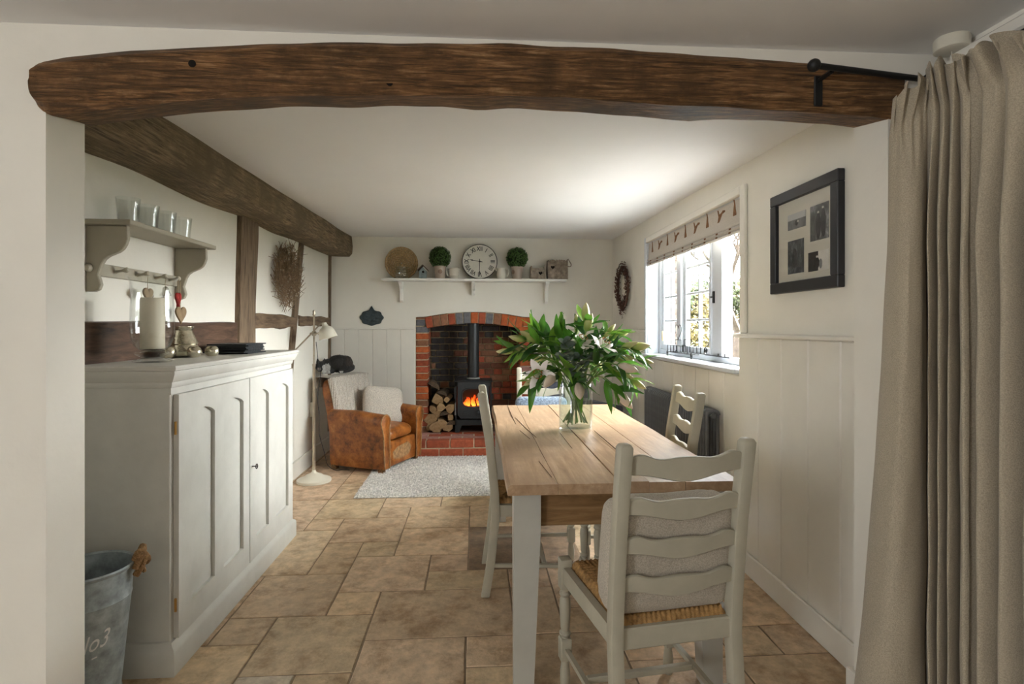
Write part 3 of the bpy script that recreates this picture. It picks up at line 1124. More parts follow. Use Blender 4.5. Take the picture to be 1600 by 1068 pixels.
def chair_proto():
    t = thing('ladderback_chair', '', 'chair')
    BW, FWD, DB, DF = .190, .205, -.20, .235     # half widths, depths

    def postpath(s):
        return [(s * BW, DB - .050, 0), (s * BW, DB - .022, .18), (s * BW, DB, .40), (s * BW, DB - .004, .50), (s * BW, DB - .030, .75), (s * BW, DB - .068, .985)]
    for s in (-1, 1):
        mb = MB()
        pth = postpath(s)
        vs, fs = [], []
        hx, hy = .019, .021
        for x, y, z in pth + [(s * BW, DB - .069, .996)]:
            k = .72 if z > .99 else 1
            vs += [(x - hx * k, y - hy * k, z), (x + hx * k, y - hy * k, z), (x + hx * k, y + hy * k, z), (x - hx * k, y + hy * k, z)]
        n = len(pth) + 1
        for q in range(n - 1):
            for j in range(4):
                fs.append((q * 4 + j, q * 4 + (j + 1) % 4, q * 4 + 4 + (j + 1) % 4, q * 4 + 4 + j))
        fs += [(0, 1, 2, 3), tuple(range(n * 4 - 4, n * 4))]
        b = bmesh.new()
        vv = [b.verts.new(v) for v in vs]
        for f in fs:
            b.faces.new([vv[i] for i in f])
        bmesh.ops.recalc_face_normals(b, faces=b.faces[:])
        bmesh.ops.bevel(b, geom=[e for e in b.edges if e.calc_face_angle(0) > .8], offset=.004, segments=2, profile=.5, affect='EDGES')
        mb.bm(b)
        part('back_post', mb, CHAIRP, t, 35)
    # front legs, turned between square blocks
    for s in (-1, 1):
        M = Matrix.Translation((s * FWD, DF, 0))
        mb = MB()
        mb.box((-.022, -.022, .365), (.022, .022, .475), .005, 2, M)
        mb.box((-.021, -.021, .105), (.021, .021, .185), .004, 1, M)
        mb.lathe([(.014, 0), (.018, .01), (.019, .06), (.0135, .095), (.016, .106)], 14, M)
        mb.lathe([(.016, .18), (.013, .19), (.021, .198), (.021, .205), (.014, .212), (.017, .222), (.021, .30), (.0195, .325), (.014, .335), (.021, .343), (.021, .350), (.015, .357), (.018, .368)], 14, M)
        part('front_leg', mb, CHAIRP, t, 35)
    # slats
    for k, zc in enumerate((.925, .805, .69, .575)):
        mb = MB()
        n = 24
        vs, fs = [], []
        hgt = 1.12 if k == 0 else 1.0
        yb = DB - .004 - (zc - .5) * .13

        def yy(tn):
            return yb - .012 * (1 - tn * tn)
        for q in range(n + 1):
            tn = -1 + 2 * q / n
            x = tn * (BW - .012)
            zt = zc + hgt * (.025 + .010 * math.exp(-((abs(tn) - .78) / .16) ** 2) - .005 * math.exp(-((abs(tn) - .42) / .2) ** 2))
            zb = zc - hgt * (  .018 + .022 * (.5 + .5 * math.cos(PI * tn)) ** 1.3)
            for dy, z in ((-.008, zb + .003), (-.008, zt - .003), (-.004, zt), (.004, zt), (.008, zt - .003), (.008, zb + .003), (.004, zb), (-.004, zb)):
                vs.append((x, yy(tn) + dy - (z - zc) * .14, z))
        for q in range(n):
            for j in range(8):
                fs.append((q * 8 + j, q * 8 + (j + 1) % 8, q * 8 + 8 + (j + 1) % 8, q * 8 + 8 + j))
        fs += [tuple(range(8)), tuple(range(n * 8, n * 8 + 8))]
        mb.add(vs, fs)
        part('slat', mb, CHAIRP, t, 40)
    # seat rails
    part('seat_rail', MB().box((-BW + .015, DB - .012, .385), (BW - .015, DB + .016, .448), .004), CHAIRP, t)
    part('seat_rail', MB().box((-FWD + .018, DF - .014, .395), (FWD - .018, DF + .014, .448), .004), CHAIRP, t)
    for s in (-1, 1):
        mb = MB()
        a, b = Vector((s * BW, DB + .018, 0)), Vector((s * FWD, DF - .018, 0))
        vs = []
        for p in (a, b):
            for dx, z in ((-.013, .392), (.013, .392), (.013, .448), (-.013, .448)):
                vs.append((p.x + dx, p.y, z))
        mb.add(vs, [(0, 1, 2, 3), (4, 5, 6, 7), (0, 1, 5, 4), (1, 2, 6, 5), (2, 3, 7, 6), (3, 0, 4, 7)])
        part('seat_rail', mb, CHAIRP, t)
    # woven rush: four triangles of cord meeting at the middle
    def rush(u, v):
        y = DB + .004 + (DF - DB - .016) * v
        hwid = (BW - .018) + (FWD - BW) * v
        x = -hwid + 2 * hwid * u
        du, dv = abs(u - .5) * 2, abs(v - .5) * 2
        if du > dv:
            rid = math.sin(v * 44 * PI)
        else:
            rid = math.sin(u * 44 * PI)
        edge = max(du, dv)
        z = .470 + .0024 * rid + .006 * math.sin(PI * min(1, edge)) - (.026 * max(0, edge - .94) / .06) - .004 * (1 - edge)
        return (x, y, z)
    mb = MB().grid(rush, 97, 97)
    mb.box((-BW + .02, DB + .01, .40), (BW - .02, DF - .016, .446))
    part('rush_seat', mb, RUSH, t, 60)
    # stretchers
    for s in (-1, 1):
        part('stretcher', MB().tube([(s * BW, DB - .024, .150), (s * FWD, DF, .145)], .0115, 4), CHAIRP, t, 20)
    part('stretcher', MB().box((-.19, .03, .137), (.19, .052, .158), .003), CHAIRP, t)
    part('stretcher', MB().box((-BW + .01, DB - .026, .225), (BW - .01, DB - .008, .25), .003), CHAIRP, t)
    return t


def place(o, x, y, rz, label, group='ladder-back chairs at the dining table'):
    o.location = (x, y, 0)
    o.rotation_euler = (0, 0, rz)
    o['label'] = label
    o['group'] = group
    return o


ch0 = chair_proto()
near_chair = place(ch0, .565, 1.795, R(8), 'ladder-back rush chair with a beige linen cushion propped on its back slats')
left_chair = place(copy_tree(ch0), .305, 2.89, R(-91), 'ladder-back rush chair with bare slats on the rug and cabinet side of the table')
right_chair = place(copy_tree(ch0), .845, 2.83, R(86), 'ladder-back rush chair standing beside the dark radiator')
far_chair = place(copy_tree(ch0), .54, 4.10, R(180), 'ladder-back rush chair at the hearth end of the table, holding a blue cushion')


def pillow(w, h, t, nu=40, nv=26, pw=.42, seed=0, crease=.004, box=False):
    """a stuffed cushion lying in local x-z with thickness along y"""
    def fn(u, v):
        a = 2 * PI * u
        tt = PI * v
        cx, sx_ = math.cos(a), math.sin(a)
        ct, st_ = math.cos(tt), math.sin(tt)
        e = pw

        def sp(q, e_):
            return math.copysign(abs(q) ** e_, q)
        x = w / 2 * sp(st_, e if box else .8) * sp(cx, e)
        z = h / 2 * sp(st_, e if box else .8) * sp(sx_, e)
        y = t / 2 * sp(ct, 1.0 if not box else .55)
        k = crease * noise.noise((x * 12 + seed, y * 20, z * 12)) + crease * .6 * noise.noise((x * 40 + seed, y * 30, z * 40))
        return (x * (1 + k * 3), y + math.copysign(k, y if y else 1), z * (1 + k * 3))
    return MB().grid(fn, nu, nv, True)


def fabric(name, c, scale=220, bmp=.4, var=.15, rough=.95, wave=None):
    m, nt, b = new_mat(name)
    v = coords(nt)
    n = nd(nt, 'ShaderNodeTexNoise', Scale=scale, Detail=3)
    nt.links.new(v, n.inputs['Vector'])
    nt.links.new(ramp(nt, n.outputs[0], [(.35, sc(c, 1 - var)), (.65, sc(c, 1 + var))]), b.inputs['Base Color'])
    b.inputs['Roughness'].default_value = rough
    b.inputs['Specular IOR Level'].default_value = .15
    b.inputs['Sheen Weight'].default_value = .15
    h = n.outputs[0]
    if wave:
        wv = nd(nt, 'ShaderNodeTexWave', Scale=wave[0], Distortion=wave[1])
        wv.bands_direction = wave[2]
        wv.inputs['Detail'].default_value = 2
        nt.links.new(v, wv.inputs['Vector'])
        h = wv.outputs[1]
    bump(nt, h, bmp, .004, b)
    return m


LINEN = fabric('oatmeal_linen', (.46, .41, .335), 260, .4, .18)
# box cushion propped on the near chair
M = Matrix.Translation((.565, 1.795, 0)) @ Matrix.Rotation(R(8), 4, 'Z') @ Matrix.Translation((-.012, -.162, .643)) @ Matrix.Rotation(R(7), 4, 'X')
mb = pillow(.405, .345, .105, 64, 36, .24, 3, .007, True)
mb.v = [tuple(M @ Vector(v)) for v in mb.v]
single('linen_cushion', mb, LINEN, 'beige linen box cushion standing on a rush seat against the ladder back', 'cushion', 60)
DENIM = fabric('blue_ticking', (.24, .30, .38), 90, .4, .35, wave=(28, 3, 'X'))
M = Matrix.Translation((.505, 4.195, .635)) @ Matrix.Rotation(R(-9), 4, 'X')
mb = pillow(.40, .30, .10, 48, 28, .28, 5, .006, True)
mb.v = [tuple(M @ Vector(v)) for v in mb.v]
single('blue_cushion', mb, DENIM, 'pale blue-grey cushion on the chair between the table and the fireplace', 'cushion', 60)

# ================================================================== slate armchair beyond the table
SLATE = fabric('slate_upholstery', (.085, .09, .115), 160, .3, .2)
ac = thing('upholstered_armchair', 'slate-blue upholstered armchair partly hidden by the lilies in the corner', 'armchair', (1.02, 5.25, 0), R(22))
part('seat_base', MB().box((-.27, -.30, .10), (.27, .28, .34), .03, 3), SLATE, ac, 40)
part('seat_cushion', MB().box((-.20, -.31, .34), (.20, .20, .45), .04, 4), SLATE, ac, 40)
part('backrest', MB().box((-.27, .18, .30), (.27, .32, .79), .05, 4, Matrix.Rotation(R(-5), 4, 'X')), SLATE, ac, 40)
for s in (-1, 1):
    part('arm', MB().box((s * .20, -.30, .10), (s * .29, .24, .58), .035, 3), SLATE, ac, 40)
    for y in (-.24, .22):
        part('leg', MB().lathe([(.014, 0), (.02, .10)], 10, Matrix.Translation((s * .22, y, 0))), BEAM, ac, 40)

# ================================================================== leather club chair
def leather(name):
    m, nt, b = new_mat(name)
    v = coords(nt)
    n = nd(nt, 'ShaderNodeTexNoise', Scale=8.0, Detail=10, Roughness=.75)
    nt.links.new(v, n.inputs['Vector'])
    c = ramp(nt, n.outputs[0], [(.33, (.05, .014, .004)), (.45, (.22, .068, .013)), (.56, (.36, .118, .022)), (.70, (.52, .215, .058))])
    nt.links.new(c, b.inputs['Base Color'])
    n2 = nd(nt, 'ShaderNodeTexVoronoi', Scale=90.0)
    nt.links.new(v, n2.inputs['Vector'])
    bump(nt, n2.outputs[0], .25, .003, b)
    b.inputs['Roughness'].default_value = .34
    b.inputs['Specular IOR Level'].default_value = .5
    return m


LEATHER = leather('tan_leather')
WORN = paint('worn_leather', (.34, .19, .085), .65, .45, 30, .5, 70)
# local frame: chair faces -y; x across
ax = math.atan2(.504, .294)
AC = (-.985, 5.40)
lc = thing('leather_armchair', 'worn tan leather club armchair beside the floor lamp', 'armchair', (AC[0], AC[1], 0), R(66))
W2, D0, D1 = .345, -.345, .26     # half width, front, back
part('base', MB().box((-W2 + .03, D0 + .06, .045), (W2 - .03, D1, .25), .02, 2), LEATHER, lc, 40)
# front panel below the seat with its worn patch
part('front_panel', MB().box((-W2 + .10, D0 + .015, .04), (W2 - .10, D0 + .07, .265), .018, 3), LEATHER, lc, 40)
part('worn_patch', MB().prism([(-.16, .11), (-.05, .085), (.10, .095), (.17, .16), (.10, .22), (-.08, .205), (-.17, .17)], D0 + .0125, D0 + .0165, 'y'), WORN, lc)


def seat_fn(u, v):
    a = 2 * PI * u
    t = PI * v
    sp = lambda q, e: math.copysign(abs(q) ** e, q)
    x = .235 * sp(math.sin(t), .5) * sp(math.cos(a), .35)
    y = -.055 + .275 * sp(math.sin(t), .5) * sp(math.sin(a), .35)
    z = .325 + .072 * sp(-math.cos(t), .7) + .02 * math.cos(x * 5) * math.cos((y + .05) * 4) - .012
    return (x, y, z + .004 * noise.noise((x * 15, y * 15, 0)))


part('seat_cushion', MB().grid(seat_fn, 44, 26, True), LEATHER, lc, 60)
for s in (-1, 1):
    xa = s * (W2 - .055)
    # rolled arm: outline in x-z swept front to back
    mb = MB()
    n = 14

    def arm_ring(y, k):
        o = []
        zt = .47 + (.03 if k > .5 else .03 * k * 2)
        rr_ = .072 * (1 - .10 * k)
        flare = .012
        o.append((xa - s * .052, .04))
        o.append((xa - s * .052, .20))
        o.append((xa - s * .050, zt - .06))
        for q in range(13):
            an = -.15 * PI + 1.30 * PI * q / 12
            an = PI - an
            o.append((xa + s * flare + s * rr_ * 1.02 * math.cos(an), zt - .01 + rr_ * math.sin(an)))
        o.append((xa + s * .048, .36))
        o.append((xa + s * .042, .20))
        o.append((xa + s * .026, .04))
        return [(x, y, z) for x, z in o]
    ys = [D0, D0 + .006, D0 + .02] + [D0 + .02 + (D1 - .04 - D0) * q / 9 for q in range(1, 10)]
    rings = []
    for q, y in enumerate(ys):
        k = (y - D0) / (D1 - D0)
        rg = arm_ring(y, k)
        if q == 0:
            cx = sum(p[0] for p in rg) / len(rg)
            cz = sum(p[2] for p in rg) / len(rg)
            rg = [(cx + (p[0] - cx) * .90, p[1], cz + (p[2] - cz) * .97) for p in rg]
        rings.append(rg)
    nn = len(rings[0])
    vs = [p for rg in rings for p in rg]
    fs = [(q * nn + j, q * nn + (j + 1) % nn, q * nn + nn + (j + 1) % nn, q * nn + nn + j) for q in range(len(rings) - 1) for j in range(nn)]
    fs += [tuple(range(nn)), tuple(range((len(rings) - 1) * nn, len(rings) * nn))]
    mb.add(vs, fs)
    arm = part('arm', mb, LEATHER, lc, 50)
    # piping round the arm front
    pts = [(x, D0 + .001, z) for x, y, z in arm_ring(D0, 0)]
    part('piping', MB().tube(pts, .006, 6), WORN, arm, 60)
    for k, p in enumerate(pts[::2]):
        pass
    for y in (D0 + .05, D1 - .05):
        part('foot', MB().box((xa - .028, y - .028, 0), (xa + .024, y + .028, .05), .006), BEAM, lc)
# reclined back
mb = MB()


def back_fn(u, v):
    a = 2 * PI * u
    t = PI * v
    sp = lambda q, e: math.copysign(abs(q) ** e, q)
    x = (W2 - .045) * sp(math.sin(t), .45) * sp(math.cos(a), .4)
    z = .535 + .295 * sp(math.sin(t), .45) * sp(math.sin(a), .4)
    y = .20 + .082 * sp(math.cos(t), .6) + (z - .30) * .27
    return (x, y, z)


part('backrest', MB().grid(back_fn, 48, 26, True), LEATHER, lc, 60)

# throw over the back (rests on the chair)
KNIT = fabric('cable_knit', (.46, .41, .35), 120, .9, .25, wave=(16, 2.5, 'X'))
MLC = MATS[lc.name]


def throw_fn(u, v):
    x = (-.31 + .62 * u) * (1 - .04 * v)
    # drapes: down the front of the back, over the top, a little way behind
    if v < .72:
        f = v / .72
        z = .40 + (.842 - .40) * f
        if u < .1:
            z -= .02 * (1 - f)
        y = .20 - .092 + (z - .30) * .27 - .006
    elif v < .86:
        f = (v - .72) / .14
        an = PI * f
        z = .842 + .012 * math.sin(an)
        y = .20 + (z - .30) * .27 - .098 * math.cos(an)
    else:
        f = (v - .86) / .14
        z = .842 - .10 * f
        y = .20 + .104 + (z - .30) * .27
    edge = max(0, abs(u - .5) - .44) / .06
    y += .030 * edge ** 2 if v < .72 else 0
    z -= .008 * edge
    k = .006 * noise.noise((x * 9, v * 5, 3)) + .0035 * math.sin(x * 110)
    return (x, y - k, z + .002 * math.sin(x * 60) * (1 if v < .1 else 0))


mb = MB()
top = MB().grid(throw_fn, 90, 50)
n0 = len(top.v)
mb.v = top.v + [(x, y + .008, z - .002) for x, y, z in top.v]
mb.f = top.f + [tuple(i + n0 for i in reversed(f)) for f in top.f]
mb.v = [tuple(MLC @ Vector(v)) for v in mb.v]
single('knitted_throw', mb, KNIT, 'beige cable-knit throw draped over the back of the leather armchair', 'throw', 60)
# knitted cushion leaning in the corner of the seat
mb = pillow(.42, .375, .14, 56, 34, .34, 9, .005)
M = MLC @ Matrix.Translation((.135, -.03, .545)) @ Matrix.Rotation(R(-30), 4, 'Z') @ Matrix.Rotation(R(-18), 4, 'X') @ Matrix.Rotation(R(8), 4, 'Y')
mb.v = [tuple(M @ Vector(v)) for v in mb.v]
single('knitted_cushion', mb, fabric('boucle', (.54, .48, .41), 150, 1.0, .22), 'square beige knitted cushion leaning inside the leather armchair', 'cushion', 60)

# ================================================================== rug
rx0, rx1, ry0, ry1 = -.93, .62, 4.30, 5.60
mb = MB().box((rx0, ry0, .0005), (rx1, ry1, .008), .002)
rr = random.Random(2)
for k in range(36000):
    x, y = rr.uniform(rx0, rx1), rr.uniform(ry0, ry1)
    h = rr.uniform(.012, .026)
    a = rr.uniform(0, 6.28)
    l = rr.uniform(.003, .016)
    wv = .0032
    dx, dy = math.cos(a) * wv, math.sin(a) * wv
    ex, ey = rr.uniform(-.014, .014), rr.uniform(-.014, .014)
    n = len(mb.v)
    mb.v += [(x - dx, y - dy, .006), (x + dx, y + dy, .006), (x + ex, y + ey, h)]
    mb.f.append((n, n + 1, n + 2))
me = bpy.data.meshes.new('rug')
c = Vector(((rx0 + rx1) / 2, (ry0 + ry1) / 2, 0))
me.from_pydata([tuple(Vector(v) - c) for v in mb.v], [], mb.f)
me.materials.append(fabric('shag_pile', (.74, .71, .67), 60, .3, .35))
rug = bpy.data.objects.new('shag_rug', me)
rug.location = c
tag(rug, 'grey-cream shaggy rug lying before the brick hearth', 'rug')
link(rug)
# ================================================================== painted cabinet
CX0, CX1, CY0, CY1, CZ = XL + .05, -1.16, 2.185, 3.55, 1.172
cab = thing('painted_cabinet', 'tall greige painted cupboard with arched door panels and moulded cornice', 'cabinet', ((CX0 + CX1) / 2, (CY0 + CY1) / 2, 0))
part('body', MB().box((CX0, CY0, .08), (CX1, CY1, 1.10), .003), CABP, cab, world=True)


def moulding(prof, name, mat=CABP):
    """profile (offset, z) carried round the near end, the front and the far end"""
    mb = MB()
    n = len(prof)
    vs, fs = [], []
    for k in range(4):
        for off, z in prof:
            vs.append([(CX0, CY0 - off, z), (CX1 + off, CY0 - off, z), (CX1 + off, CY1 + off, z), (CX0, CY1 + off, z)][k])
    for k in range(3):
        for j in range(n - 1):
            a, b = k * n + j, k * n + j + 1
            fs.append((a, b, b + n, a + n))
    fs.append(tuple(range(n)))
    fs.append(tuple(range(3 * n, 4 * n)))
    mb.add(vs, fs)
    if name == 'cornice':
        mb.box((CX0, CY0 - .02, 1.12), (CX1 + .02, CY1 + .02, CZ - .001))
    return part(name, mb, mat, cab, 35, world=True)


moulding([(0, 1.060), (.006, 1.060), (.006, 1.085), (.010, 1.088), (.014, 1.100), (.014, 1.108), (.020, 1.112), (.028, 1.128), (.034, 1.140), (.034, 1.152), (.042, 1.155), (.044, 1.166), (.040, 1.172), (.0, 1.172)], 'cornice')
moulding([(0, 0), (.030, 0), (.030, .085), (.026, .098), (.014, .108), (.010, .118), (0, .12)], 'plinth')


def door(y0, y1, z0, z1, panels, name='door'):
    """framed door on the x = CX1 face with recessed, shallow-arched panels"""
    t0, t1, t2 = CX1 + .001, CX1 + .022, CX1 + .010
    b = bmesh.new()
    K = 6
    # strips: build the frame from vertical slices so the arched tops stay open
    ycuts = [y0]
    for a, c in panels:
        ycuts += [a + (c - a) * k / K for k in range(K + 1)]
    ycuts.append(y1)
    pz0, pz1 = z0 + .105, z1 - .075
    mb = MB()

    def arch(a, c, y):
        f = (y - a) / (c - a)
        return pz1 - .030 + .030 * math.sin(PI * f) ** .8
    # stiles
    edges_ = [y0] + [q for p in panels for q in p] + [y1]
    for k in range(0, len(edges_), 2):
        mb.box((t0, edges_[k], z0), (t1, edges_[k + 1], z1), .0)
    for a, c in panels:
        mb.box((t0, a, z0), (t1, c, pz0), .0)
        o = [(a, z1), (a, arch(a, c, a))] + [(a + (c - a) * k / 12, arch(a, c, a + (c - a) * k / 12)) for k in range(1, 12)] + [(c, arch(a, c, c)), (c, z1)]
        mb.prism(o, t0, t1, 'x')
    d = part(name, mb, CABP, cab, world=True)
    for a, c in panels:
        part('panel', MB().box((t0, a, pz0), (CX1 + .007, c, pz1)), CABP, d, world=True)
    return d


dz0, dz1 = .122, 1.058
d1 = door(2.205, 2.872, dz0, dz1, ((2.300, 2.500), (2.585, 2.800)))
d2 = door(2.880, 3.535, dz0, dz1, ((2.962, 3.135), (3.235, 3.455)))
KEYM = paint('dark_key', (.05, .045, .04), .4, .1, metal=1)
part('key', MB().tube([(CX1 + .02, 2.905, .605), (CX1 + .045, 2.905, .605)], .003, 6).tube([(CX1 + .045, 2.905 + .012 * math.cos(a), .605 + .012 * math.sin(a)) for a in [k * .7 for k in range(10)]], .0025, 6), KEYM, d2, world=True)
for z in (.25, .93):
    part('hinge', MB().tube([(CX1 + .012, 2.200, z - .025), (CX1 + .012, 2.200, z + .025)], .0045, 8), BRASS, d1, 40, world=True)

# ================================================================== things on the cabinet
CLEAR = glass('clear_glass', (.985, .995, .99), 1.4, .0)
WAX = paint('ivory_wax', (.70, .63, .50), .5, .04, 5)


def lathe_thing(name, loc, parts, label, cat, group=None):
    """parts: (part name, profile, material)"""
    t = thing(name, label, cat, loc, 0, group)
    for nm, prof, mat_ in parts:
        part(nm, MB().lathe(prof, 36), mat_, t, 35)
    return t


def shell(prof, th=.003):
    """outer profile (bottom to top) turned into a thin-walled vessel"""
    inner = [(max(r - th, .0005), z + (th if k == 0 else 0)) for k, (r, z) in enumerate(prof)]
    return prof + inner[::-1]


hx, hy = -1.345, 2.40
lathe_thing('hurricane_vase', (hx, hy, CZ), [
    ('bowl', shell([(.004, .047), (.045, .050), (.068, .070), (.080, .105), (.082, .15), (.078, .25), (.077, .30), (.082, .335), (.096, .355)], .0035), CLEAR),
    ('foot', [(.070, 0), (.072, .006), (.050, .014), (.040, .020), (.058, .030), (.066, .036), (.060, .044), (.03, .049)], CLEAR)],
    'tall clear glass hurricane vase on a moulded foot with a candle inside', 'vase')
cdl = thing('pillar_candle', 'thick ivory pillar candle inside the glass hurricane vase', 'candle', (hx, hy, CZ + .056))
part('wax', MB().lathe([(.044, .0), (.045, .003), (.045, .205), (.042, .212), (.02, .206), (.001, .204)], 32), WAX, cdl, 35)
part('wick', MB().tube([(0, 0, .203), (.001, 0, .215), (.004, 0, .222)], .0012, 5), CHAR, cdl)
MERC = paint('mercury_glass', (.62, .58, .46), .16, .35, 26, .35, 35, metal=.9)
lathe_thing('mercury_vase', (-1.415, 2.78, CZ), [('vase', shell([(.04, 0), (.066, .01), (.074, .028), (.066, .05), (.060, .062), (.066, .066), (.040, .125), (.038, .130), (.046, .142), (.046, .150)], .003), MERC)],
            'silvered mercury glass vase with a sloping neck beside the candle', 'vase')
for (px, py, r_, lab) in ((262, 559, .036, 'small mercury glass ball holder touching the foot of the hurricane vase'), (303, 558, .0345, 'small mercury glass ball holder in the middle of its row of three'), (331, 556, .033, 'small mercury glass ball holder next to the stacked slates')):
    p = at_z(px, py, CZ)
    pr = [(r_ * .5, 0)] + [(r_ * math.sin(a), r_ * .92 - r_ * .92 * math.cos(a)) for a in [PI * (.2 + .62 * k / 12) for k in range(13)]]
    pr = [(r, max(0, z - pr[1][1] * .9)) for r, z in pr]
    lathe_thing('tealight_holder', (p.x, p.y, CZ), [('ball', shell(pr, .0025), MERC)], lab, 'tealight holder', 'mercury glass balls on the cabinet')
SLATE_ST = paint('slate', (.022, .026, .030), .55, .3, 18, .4, 50)
rr = random.Random(6)
for k in range(8):
    z = CZ + k * .0068
    M = Matrix.Translation((-1.335 + rr.uniform(-.012, .012), 3.18 + rr.uniform(-.02, .02), z)) @ Matrix.Rotation(rr.uniform(-.12, .12), 4, 'Z')
    lab = ['lowest slate mat of the dark stack, lying on the cabinet', 'second slate mat up from the cabinet top', 'third slate mat up from the cabinet top', 'fourth slate mat up from the cabinet top', 'slate mat just above the middle of the stack', 'third slate mat down from the top of the stack', 'second slate mat down from the top of the stack', 'topmost slate mat of the dark stack'][k]
    single('slate_mat', MB().box((-.105, -.13, 0), (.105, .13, .0062), .0015, 1, M), SLATE_ST, lab, 'place mat', None, 'slate mats stacked on the cabinet')

# ================================================================== peg shelf
SHP = paint('taupe_shelf_paint', (.42, .385, .30), .5, .05, 9)
SHPD = SHP
sh = thing('peg_shelf', 'taupe painted wall shelf with scrolled brackets and a peg rail', 'shelf', (XL + .09, 2.67, 1.74))
SZ = 1.752
S0, S1 = 2.34, 3.02
SD = .178
part('shelf_board', MB().box((XL, S0 - .03, SZ - .022), (XL + SD + .012, S1 + .03, SZ), .005, 2), SHP, sh, world=True)
o = [(0, SZ - .022), (SD - .02, SZ - .022), (SD - .018, SZ - .075)]
for k in range(1, 9):
    f = k / 8
    o.append((SD - .018 - .108 * (f - .08 * math.sin(2 * PI * f)), SZ - .075 - .125 * f - .010 * math.sin(2 * PI * f)))
o += [(.045, SZ - .222), (.052, SZ - .245), (.056, SZ - .262), (.048, SZ - .282), (.030, SZ - .290), (0, SZ - .290)]
for y in (S0, S1 - .022):
    part('bracket', MB().prism([(XL + a, b) for a, b in o], y, y + .022, 'y', .003), SHP, sh, world=True)
part('peg_rail', MB().box((XL, S0 + .02, SZ - .222), (XL + .015, S1 - .02, SZ - .168), .003), SHP, sh, world=True)
for y in (2.50, 2.655, 2.80, 2.92):
    part('peg', MB().lathe([(.008, 0), (.006, .018), (.006, .03), (.012, .045), (.012, .052), (.008, .056)], 12, Matrix.Translation((XL + .014, y, SZ - .195)) @ Matrix.Rotation(R(80), 4, 'Y')), SHP, sh, 40, world=True)
part('end_knob', MB().lathe([(.014, 0), (.017, .006), (.017, .014), (.012, .022)], 14, Matrix.Translation((XL + .014, S0, SZ - .195)) @ Matrix.Rotation(R(90), 4, 'X')), SHP, sh, 40, world=True)
# tumblers
GLA = glass('pressed_glass', (.975, .99, .985), 1.6, .02)
labs = ['clear glass tumbler on the wall shelf end above the bucket', 'clear glass tumbler, second along the wall shelf from the bucket end', 'clear glass tumbler, third along the wall shelf from the bucket end', 'clear glass tumbler on the wall shelf end nearer the oak post']
for k, y in enumerate((2.47, 2.615, 2.76, 2.905)):
    pr = [(.004, 0), (.034, .0), (.036, .004), (.046, .118)]
    t = lathe_thing('glass_tumbler', (XL + .085, y, SZ), [('glass', pr + [(.0435, .118), (.033, .016), (.004, .014)], GLA)], labs[k], 'glass', 'tumblers on the wall shelf')
# ornaments hanging from the pegs
HEARTW = wood('heart_wood', [(.3, (.20, .13, .07)), (.7, (.33, .23, .13))], (6, 6, 2), 6, .7, .1)


def heart_outline(s, n=28):
    o = []
    for k in range(n):
        t = 2 * PI * k / n
        x = 16 * math.sin(t) ** 3
        z = 13 * math.cos(t) - 5 * math.cos(2 * t) - 2 * math.cos(3 * t) - math.cos(4 * t)
        o.append((x * s / 32, z * s / 32))
    return o


TWINE = paint('twine', (.42, .32, .20), .9, .2)
REDC = paint('red_gingham', (.38, .035, .03), .85, .5, 60)
SILV = paint('silver', (.75, .74, .70), .22, .15, 20, metal=1)
hz = SZ - .20
PEG_X = XL + .062


def hung(name, y, z, label, cat, mbs):
    t = thing(name, label, cat, (PEG_X, y, z))
    for nm, mb, mt in mbs:
        part(nm, mb, mt, t, 40)
    part('cord', MB().tube([(0, 0, .0), (-.002, 0, (hz - z) / 2), (0, 0, hz - z)], .0012, 5), TWINE, t)
    return t


hung('wooden_heart', 2.655, 1.47, 'brown wooden heart hung from the peg rail behind the hurricane vase', 'ornament', [('heart', MB().prism(heart_outline(.075), -.005, .005, 'x', .002), HEARTW)])
hung('wooden_heart', 2.94, 1.385, 'brown wooden heart on the longest cord of the peg rail', 'ornament', [('heart', MB().prism(heart_outline(.10), -.005, .005, 'x', .002), HEARTW)])
hung('red_heart', 2.915, 1.462, 'small red checked fabric heart hung from the peg rail', 'ornament', [('heart', MB().prism([(a * .55, b * 1.1) for a, b in heart_outline(.075)], -.008, .008, 'x', .004), REDC)])
hung('silver_bell', 2.80, 1.50, 'little silver bell hung from the peg rail', 'ornament', [('bell', MB().lathe([(.026, -.03), (.024, -.022), (.016, -.01), (.012, .008), (.004, .016)], 16), SILV)])

# ================================================================== twig wreath on the plaster panel
TWIG = paint('twig', (.27, .185, .11), .85, .5, 25)
PALE = paint('pale_catkin', (.50, .42, .31), .8, .2, 20)
wc = Vector((XL + .05, 4.585, 1.735))
wr = thing('twig_wreath', 'bushy brown twig wreath hung on the white plaster between oak timbers', 'wreath', (XL + .01, wc.y, wc.z))
rr = random.Random(12)


def twigs(n, ra, rb, lmin, lmax, rad, spread, depth):
    mb = MB()
    for k in range(n):
        a = rr.uniform(0, 2 * PI)
        q = rr.uniform(ra, rb)
        c = Vector((rr.uniform(0, depth), q * math.cos(a), q * math.sin(a)))
        tang = Vector((0, -math.sin(a), math.cos(a)))
        d = (tang + Vector((rr.uniform(-.3, .6), rr.uniform(-1, 1) * spread, rr.uniform(-1, 1) * spread))).normalized()
        L = rr.uniform(lmin, lmax)
        bend = Vector((rr.uniform(0, .3), rr.uniform(-.3, .3), rr.uniform(-.3, .3))) * L * .3
        p0, p1, p2 = c - d * L / 2, c + bend * .5, c + d * L / 2 + bend
        for p in (p0, p1, p2):
            p.x = max(.004, p.x)
        mb.tube([p0, p1, p2], [rad, rad * .9, rad * .4], 4)
    return mb


